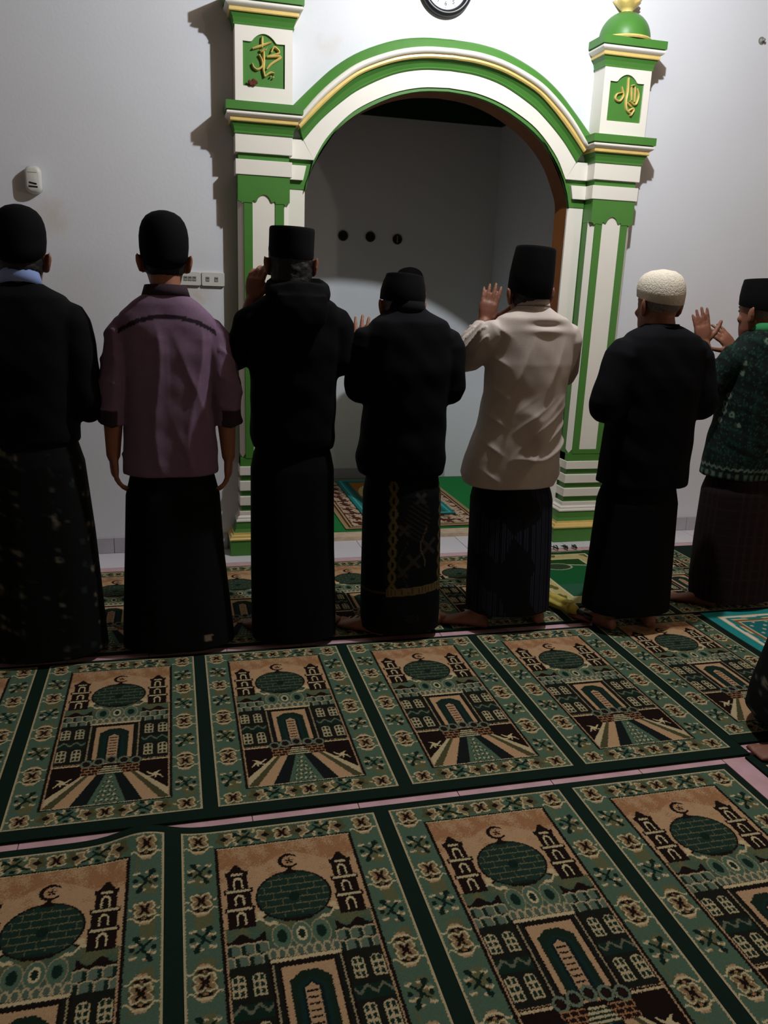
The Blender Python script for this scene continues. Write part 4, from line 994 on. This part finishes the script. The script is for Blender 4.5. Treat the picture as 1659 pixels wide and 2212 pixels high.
person('person in mauve shirt and dark sarong with arms hanging at the sides', (-.015, 3.23), dict(
    head=(-.004,.02,1.520), headrot=(0,.02,0), shoulder_z=1.375, hem=.74, skin=SKIN2, hk=.98,
    torso=[(1.425,-.003,-.01,.060,.055),(1.405,-.003,-.01,.082,.068),(1.375,-.004,-.008,.122,.085),(1.335,-.004,0,.166,.100),(1.30,-.004,0,.184,.108),(1.20,-.003,0,.176,.116),(1.05,-.003,0,.168,.118),(.90,-.003,0,.172,.120),(.80,-.003,0,.178,.122),(.728,-.003,0,.183,.124)],
    arms=[down_arm(-1,.205,1.05,.80,1.262,.155,sleeve=.48,sr=(.066,.058,.056,.056)), down_arm(1,.205,1.05,.79,1.262,.155,sleeve=.48,sr=(.066,.058,.056,.056))], feet=feet(.10,-.04,.3),
    cap=dict(kind='round', z0=.022, z1=.180, rx=.0885, ry=.104, slant=.055), shirt_mat=CL_PURPLE, svox=.0062, ssm=6, wrinkle=wr2, shirt_col=col2,
    collar=dict(c=(-.003,-.012), rx=.088, ry=.074, z0=1.398, z1=1.437, mat=CL_MAROON, tilt=.006), hair_low=-.05,
    sarong=dict(secs=[(.80,0,0,.172,.118),(.70,0,0,.178,.122),(.40,0,0,.195,.135),(.15,.005,0,.214,.15),(.03,.008,0,.222,.155)], seed=2.2, amp=.010, color_fn=sar_p2)))
# 3 --- hooded man with raised left hand
person('person in black hooded sweatshirt and flat black cap with left hand at the ear', (.460, 3.22), dict(
    head=(-.014,.02,1.528), headrot=(-.1,.08,0), shoulder_z=1.395, hem=.84, skin=SKIN, hair_bulk=1.06, hair_low=-.085, hair_rough=.003,
    torso=[(1.44,-.01,-.01,.07,.06),(1.42,-.005,-.01,.11,.08),(1.39,.0,-.01,.155,.10),(1.34,.0,0,.185,.115),(1.20,.0,0,.178,.128),(1.05,-.002,0,.168,.128),(.92,-.002,0,.168,.128),(.87,-.002,0,.171,.130),(.825,-.002,0,.160,.122)],
    arms=[dict(p=((-.160,.0,1.310),(-.213,.085,1.180),(-.150,.125,1.395)), d=(.17,.05,1), n=(.55,.8,-.1), curl=.32, splay=.06, sleeve=.42, thumb=.5, sr=(.072,.062,.054,.05)),
          dict(p=((.162,.0,1.310),(.180,-.005,1.172),(.09,.19,1.33)), d=(-.2,.1,1), n=(-.4,.9,0), curl=.2, sleeve=.95, sr=(.072,.064,.056,.046))], feet=feet(.11,-.045,.35,xl=-.09,xr=.125),
    cap=dict(kind='peci', z0=.030, z1=.136, rx=.0855, ry=.104, taper=1.0, rot=(-.1,.0,.03), slant=.01), shirt_mat=CL_BLACK2, shirt_name='hooded_sweatshirt', seed=3.,
    sarong=dict(secs=[(.90,0,0,.150,.115),(.80,-.002,0,.168,.125),(.40,.0,0,.172,.135),(.12,.005,0,.176,.14),(.03,.006,0,.176,.14)], seed=3.1, amp=.010)))
hood = [o for o in bpy.data.objects if o.get('label', '').startswith('person in black hooded')][0]
mb = MB(); rings = []
for (rx, ry, z, cy) in ((.118,.090,1.385,-.035),(.124,.100,1.43,-.045),(.118,.092,1.462,-.035),(.100,.074,1.470,-.020),(.082,.062,1.45,-.015)):
    rings.append([(.005+rx*math.cos(a), cy+ry*math.sin(a), z+(.018*math.sin(a) if math.sin(a) > 0 else 0)+.006*math.sin(3*a)) for a in np.linspace(0, 2*PI, 40, endpoint=False)])
mb.loft(rings)
mb.loft([[(.01+hw*math.cos(a), -.105-dd+dep*math.sin(a), z) for a in np.linspace(0, 2*PI, 24, endpoint=False)] for z, hw, dep, dd in ((1.425,.095,.03,.02),(1.38,.10,.035,.025),(1.32,.085,.034,.028),(1.27,.055,.026,.022),(1.25,.02,.012,.015))])
me = fuse(mb, .006, 6); c = get_co(me); set_co(me, c+get_no(me)*(.004*vnoise(c, 28, 5.))[:, None]); link('hood', me, CL_BLACK2, hood)
# 4 --- short older man
person('person in black shirt, flat black cap and sarong with gold edged pattern', (.910, 3.20), dict(
    head=(-.022,.035,1.386), hk=.93, headrot=(-.12,.16,.02), shoulder_z=1.325, hem=.735, skin=SKIN2, hair=HAIRG, hair_low=-.06,
    torso=[(1.395,-.01,-.012,.058,.052),(1.37,-.008,-.01,.085,.07),(1.335,.0,-.01,.15,.095),(1.28,.0,0,.188,.112),(1.15,.002,0,.182,.128),(1.0,.004,0,.170,.130),(.88,.002,0,.178,.132),(.78,-.002,0,.190,.136),(.715,.0,0,.180,.130)],
    arms=[dict(p=((-.165,.0,1.24),(-.182,.03,1.065),(-.160,.19,1.19)), d=(.05,.25,1), n=(.3,.9,-.2), curl=.12, splay=.12, sleeve=.9, sr=(.074,.066,.06,.05)),
          dict(p=((.168,.0,1.24),(.187,.0,1.065),(.13,.19,1.18)), d=(-.1,.25,1), n=(-.3,.9,-.2), curl=.12, sleeve=.9, sr=(.074,.066,.06,.05))], feet=feet(.09,-.05,.3,al=.8,ar=.6,xl=-.065,xr=.125),
    cap=dict(kind='peci', z0=.022, z1=.124, rx=.090, ry=.106, taper=.84, rot=(-.10,.08,.08), slant=.012), shirt_mat=CL_NAVY, seed=4.,
    collar=dict(c=(-.012,-.012), rx=.078, ry=.072, z0=1.365, z1=1.408, mat=CL_NAVY, tilt=.006),
    sarong=dict(secs=[(.80,.005,0,.150,.115),(.70,.010,0,.164,.125),(.40,.014,0,.168,.13),(.12,.018,0,.172,.135),(.045,.018,0,.170,.132)], color_fn=sar_p4, nt=200, nz=250, seed=4.4, amp=.007)))
# 5 --- man in cream shirt
def ridge(p, sharp=2.2): return np.clip(1-np.abs(np.sin(p)), 0, 1)**sharp
def wr5(c):
    x, y, z = c.T; back = (y < .03)
    w1 = np.clip((1.06-z)/.12, 0, 1)*np.clip((z-.67)/.05, 0, 1)*np.clip((x+.10)/.10, 0, 1)
    f = .011*w1*ridge((z*.86-x*.62)*19+.9*np.sin(x*17)+.5*np.sin(z*23))+.006*w1*ridge((z*.8-x*.9)*34+2.+np.sin(z*13))
    f += .009*np.exp(-((z-1.13)/.12)**2)*ridge((x*.92-z*.30)*24+.4)*np.clip((.17-np.abs(x))/.05, 0, 1)
    f += -.012*np.exp(-((z-1.338)/.013)**2)*np.exp(-((x-.03)/.06)**2)+.009*np.exp(-((z-1.315)/.014)**2)*np.exp(-((x-.03)/.07)**2)
    f += .007*np.exp(-((x+.150)/.03)**2)*ridge(z*26+x*18)
    arm = (x < -.2)*.010*ridge((z*.7+y*1.2)*60)*np.clip((z-1.18)/.08, 0, 1)
    return back*f+arm+.0015*vnoise(c, 26, 2.)
person('person in cream long sleeved shirt and tall black cap with left palm raised', (1.430, 3.20), dict(
    head=(-.008,.02,1.452), headrot=(-.05,.04,-.04), shoulder_z=1.362, hem=.69, skin=SKIN, hair_low=-.05,
    torso=[(1.410,-.0,-.012,.062,.056),(1.388,.002,-.012,.092,.072),(1.362,.008,-.01,.145,.095),(1.31,.012,0,.185,.112),(1.18,.008,0,.180,.128),(1.05,.004,0,.172,.130),(.90,-.005,.0,.182,.134),(.78,-.018,.005,.205,.142),(.70,-.025,.01,.212,.146),(.655,-.022,.008,.200,.14)],
    arms=[dict(p=((-.160,.0,1.28),(-.232,.09,1.19),(-.140,.150,1.335)), d=(.20,.06,1), n=(.25,.95,-.1), curl=.10, splay=.05, sleeve=.9, thumb=.8, sr=(.072,.066,.058,.040)),
          dict(p=((.168,.0,1.28),(.185,.03,1.14),(.10,.20,1.25)), d=(-.1,.2,1), n=(-.3,.9,-.1), curl=.12, sleeve=.92, sr=(.070,.064,.056,.044))],
    feet=feet(.125,-.04,.3,al=1.05,ar=.15,xl=-.10,xr=.145),
    cap=dict(kind='peci', z0=.012, z1=.186, rx=.0885, ry=.108, taper=.90, rot=(-.05,.03,.09), slant=.03), shirt_mat=CL_CREAM, svox=.0062, ssm=6, wrinkle=wr5,
    collar=dict(c=(.0,-.014), rx=.076, ry=.072, z0=1.378, z1=1.434, mat=CL_CREAM, tilt=.004, trim=True),
    sarong=dict(secs=[(.76,-.015,0,.165,.122),(.62,-.005,0,.182,.13),(.35,.0,0,.188,.135),(.14,.002,0,.190,.14),(.095,.002,0,.190,.14)], color_fn=sar_p5, nt=260, nz=110, seed=5.2, amp=.008)))
# 6 --- man in white knitted cap
person('person in loose black shirt and white knitted cap beside the right pillar', (1.985, 3.10), dict(
    head=(-.020,.02,1.424), headrot=(.10,.05,0), shoulder_z=1.318, hem=.69, skin=SKIN, hair=HAIRG, hair_low=-.03,
    torso=[(1.355,-.012,-.012,.065,.058),(1.338,-.010,-.012,.10,.075),(1.312,.0,-.01,.155,.095),(1.265,.002,0,.195,.115),(1.15,.002,0,.195,.130),(1.0,.004,0,.192,.132),(.85,.006,0,.196,.134),(.74,.008,0,.200,.136),(.668,.008,0,.202,.138)],
    arms=[fold_arm(-1,.225,1.015,.05,.20,.97,1.222,.165,sr=(.082,.078,.068,.056)), fold_arm(1,.215,1.03,.05,.20,1.0,1.222,.165,sr=(.082,.078,.068,.056))], feet=feet(.095,-.065,.2,al=.45,xl=-.10,xr=.085),
    cap=dict(kind='knit', z0=.028, z1=.150, rx=.090, ry=.105, slant=.022, mat=KNITW, rot=(.10,.02,.0)), shirt_mat=CL_NAVY, seed=6.,
    collar=dict(c=(-.014,-.014), rx=.080, ry=.072, z0=1.338, z1=1.356, mat=CL_NAVY, tilt=.004),
    sarong=dict(secs=[(.74,.0,0,.170,.122),(.62,-.005,0,.180,.13),(.35,-.010,0,.19,.138),(.15,-.014,0,.198,.145),(.10,-.014,0,.198,.145)], seed=6.3, amp=.012)))
# 7 --- man in green batik shirt
def col7(c):
    x, y, z = c.T; C = np.tile(np.array(srgb(12, 24, 22)), (len(c), 1))
    n = vnoise(c, 70, 3.)+.6*vnoise(c, 140, 6.); C[n > .45] = srgb(18, 44, 36); C[np.abs(n) < .05] = srgb(34, 66, 54); C[n < -.75] = srgb(6, 10, 10)
    rs = np.random.RandomState(5)
    for i in range(70):
        a = rs.uniform(-PI, PI); p = np.array([.19*math.cos(a), .12*math.sin(a), rs.uniform(.66, 1.32)]); d = np.linalg.norm((c-p)*[1, 1, 1], axis=1)
        C[d < .014] = srgb(12, 28, 24); C[np.abs(d-.0115) < .0036] = srgb(92, 108, 94)
    zz = z+.02*x; C[(np.abs(zz-.705-.004*np.sin(np.arctan2(y, x)*40)) < .005)] = srgb(96, 110, 98); C[(np.abs(zz-.668) < .016) & (np.sin(np.arctan2(y, x)*34) > .1)] = srgb(76, 92, 80)
    return C
person('person in dark green batik shirt and black cap at the right edge, palms raised', (2.650, 3.26), dict(
    head=(-.060,.02,1.408), headrot=(.30,.06,0), shoulder_z=1.312, hem=.68, skin=SKIN, hair=HAIRG, hair_low=-.03,
    torso=[(1.350,-.03,-.012,.062,.056),(1.33,-.025,-.01,.095,.075),(1.30,-.01,-.01,.15,.095),(1.25,.0,0,.190,.115),(1.12,.0,0,.192,.135),(.98,.0,0,.192,.142),(.85,.0,0,.205,.148),(.74,.0,0,.215,.152),(.655,.0,0,.215,.152)],
    arms=[dict(p=((-.155,.0,1.215),(-.235,.05,1.085),(-.262,.120,1.262)), d=(-.22,.1,1), n=(.15,.95,-.1), curl=.06, splay=.05, sleeve=.55, thumb=.85, sr=(.074,.066,.062,.058)),
          dict(p=((.155,.0,1.215),(.16,.08,1.09),(-.03,.21,1.235)), d=(-.75,.25,.75), n=(-.3,.9,-.2), curl=.12, splay=.16, sleeve=.6, sr=(.074,.066,.06,.05))],
    feet=feet(.115,-.05,.2,al=.8),
    cap=dict(kind='peci', z0=.022, z1=.150, rx=.0885, ry=.108, taper=.90, rot=(.25,.05,0), slant=.02), shirt_mat=CL_NAVY, svox=.0068, ssm=4, shirt_col=col7, seed=7., shirt_name='batik_shirt',
    collar=dict(c=(-.035,-.014), rx=.082, ry=.074, z0=1.325, z1=1.366, mat=CL_GREENC, tilt=.006),
    sarong=dict(secs=[(.74,0,0,.185,.135),(.60,0,0,.20,.142),(.35,-.005,0,.205,.145),(.15,-.008,0,.205,.148),(.055,-.008,0,.198,.145)], color_fn=sar_p7, seed=7.7, amp=.014)))
# 8 --- man cut off by the right edge
person('person at the lower right edge, only dark sarong hem and bare foot showing', (2.255, 2.12), dict(
    head=(.05,.02,1.50), shoulder_z=1.39, hem=.74, skin=SKIN, row=False, bvox=.008, lk=.4,
    torso=[(1.44,.03,-.01,.06,.055),(1.415,.03,-.01,.09,.07),(1.385,.02,-.01,.15,.095),(1.33,.01,0,.185,.11),(1.15,0,0,.178,.125),(.95,0,0,.175,.125),(.80,0,0,.18,.125),(.72,0,0,.18,.125)],
    arms=[fold_arm(-1), fold_arm(1)], feet=(((-.205,-.165,FT), -1.30), ((.12,-.05,FT), .3)),
    cap=dict(kind='peci', z0=.02, z1=.14), shirt_mat=CL_BLACK,
    collar=dict(c=(.03,-.012), rx=.08, ry=.07, z0=1.405, z1=1.45, mat=CL_BLACK),
    sarong=dict(secs=[(.80,0,0,.17,.12),(.6,-.01,0,.20,.14),(.35,-.02,-.01,.262,.19),(.16,-.035,-.02,.305,.22),(.085,-.035,-.02,.315,.225)], color_fn=sar_p1, seed=8.8, amp=.012)))

# 9 --- man leading from inside the niche, hidden behind the row
FN = .0468
person('person inside the niche, hidden except the rounded top of a black cap', (1.398, 4.93), dict(
    head=(.0,.0,1.415), headrot=(0,.10,0), shoulder_z=1.31, hem=.74, skin=SKIN, row=False, bvox=.008,
    torso=[(1.36,0,-.01,.055,.05),(1.335,0,-.01,.085,.068),(1.30,0,-.01,.135,.09),(1.25,0,0,.165,.105),(1.12,0,0,.165,.115),(.95,0,0,.155,.115),(.80,0,0,.155,.115),(.72,0,0,.155,.115)],
    arms=[fold_arm(-1,.165,.99,.05,.17,1.0,1.215,.135), fold_arm(1,.165,.99,.05,.17,1.0,1.215,.135)], feet=(((-.07,-.05,FN), -.2), ((.07,-.05,FN), .2)),
    cap=dict(kind='round', z0=.03, z1=.162, rx=.088, ry=.103, slant=.04), shirt_mat=CL_BLACK, seed=9.,
    collar=dict(c=(0,-.012), rx=.076, ry=.068, z0=1.325, z1=1.362, mat=CL_BLACK),
    sarong=dict(secs=[(.80,0,0,.145,.108),(.6,0,0,.135,.108),(.3,0,0,.132,.11),(.07,0,0,.130,.11)], seed=9.1, amp=.01)))
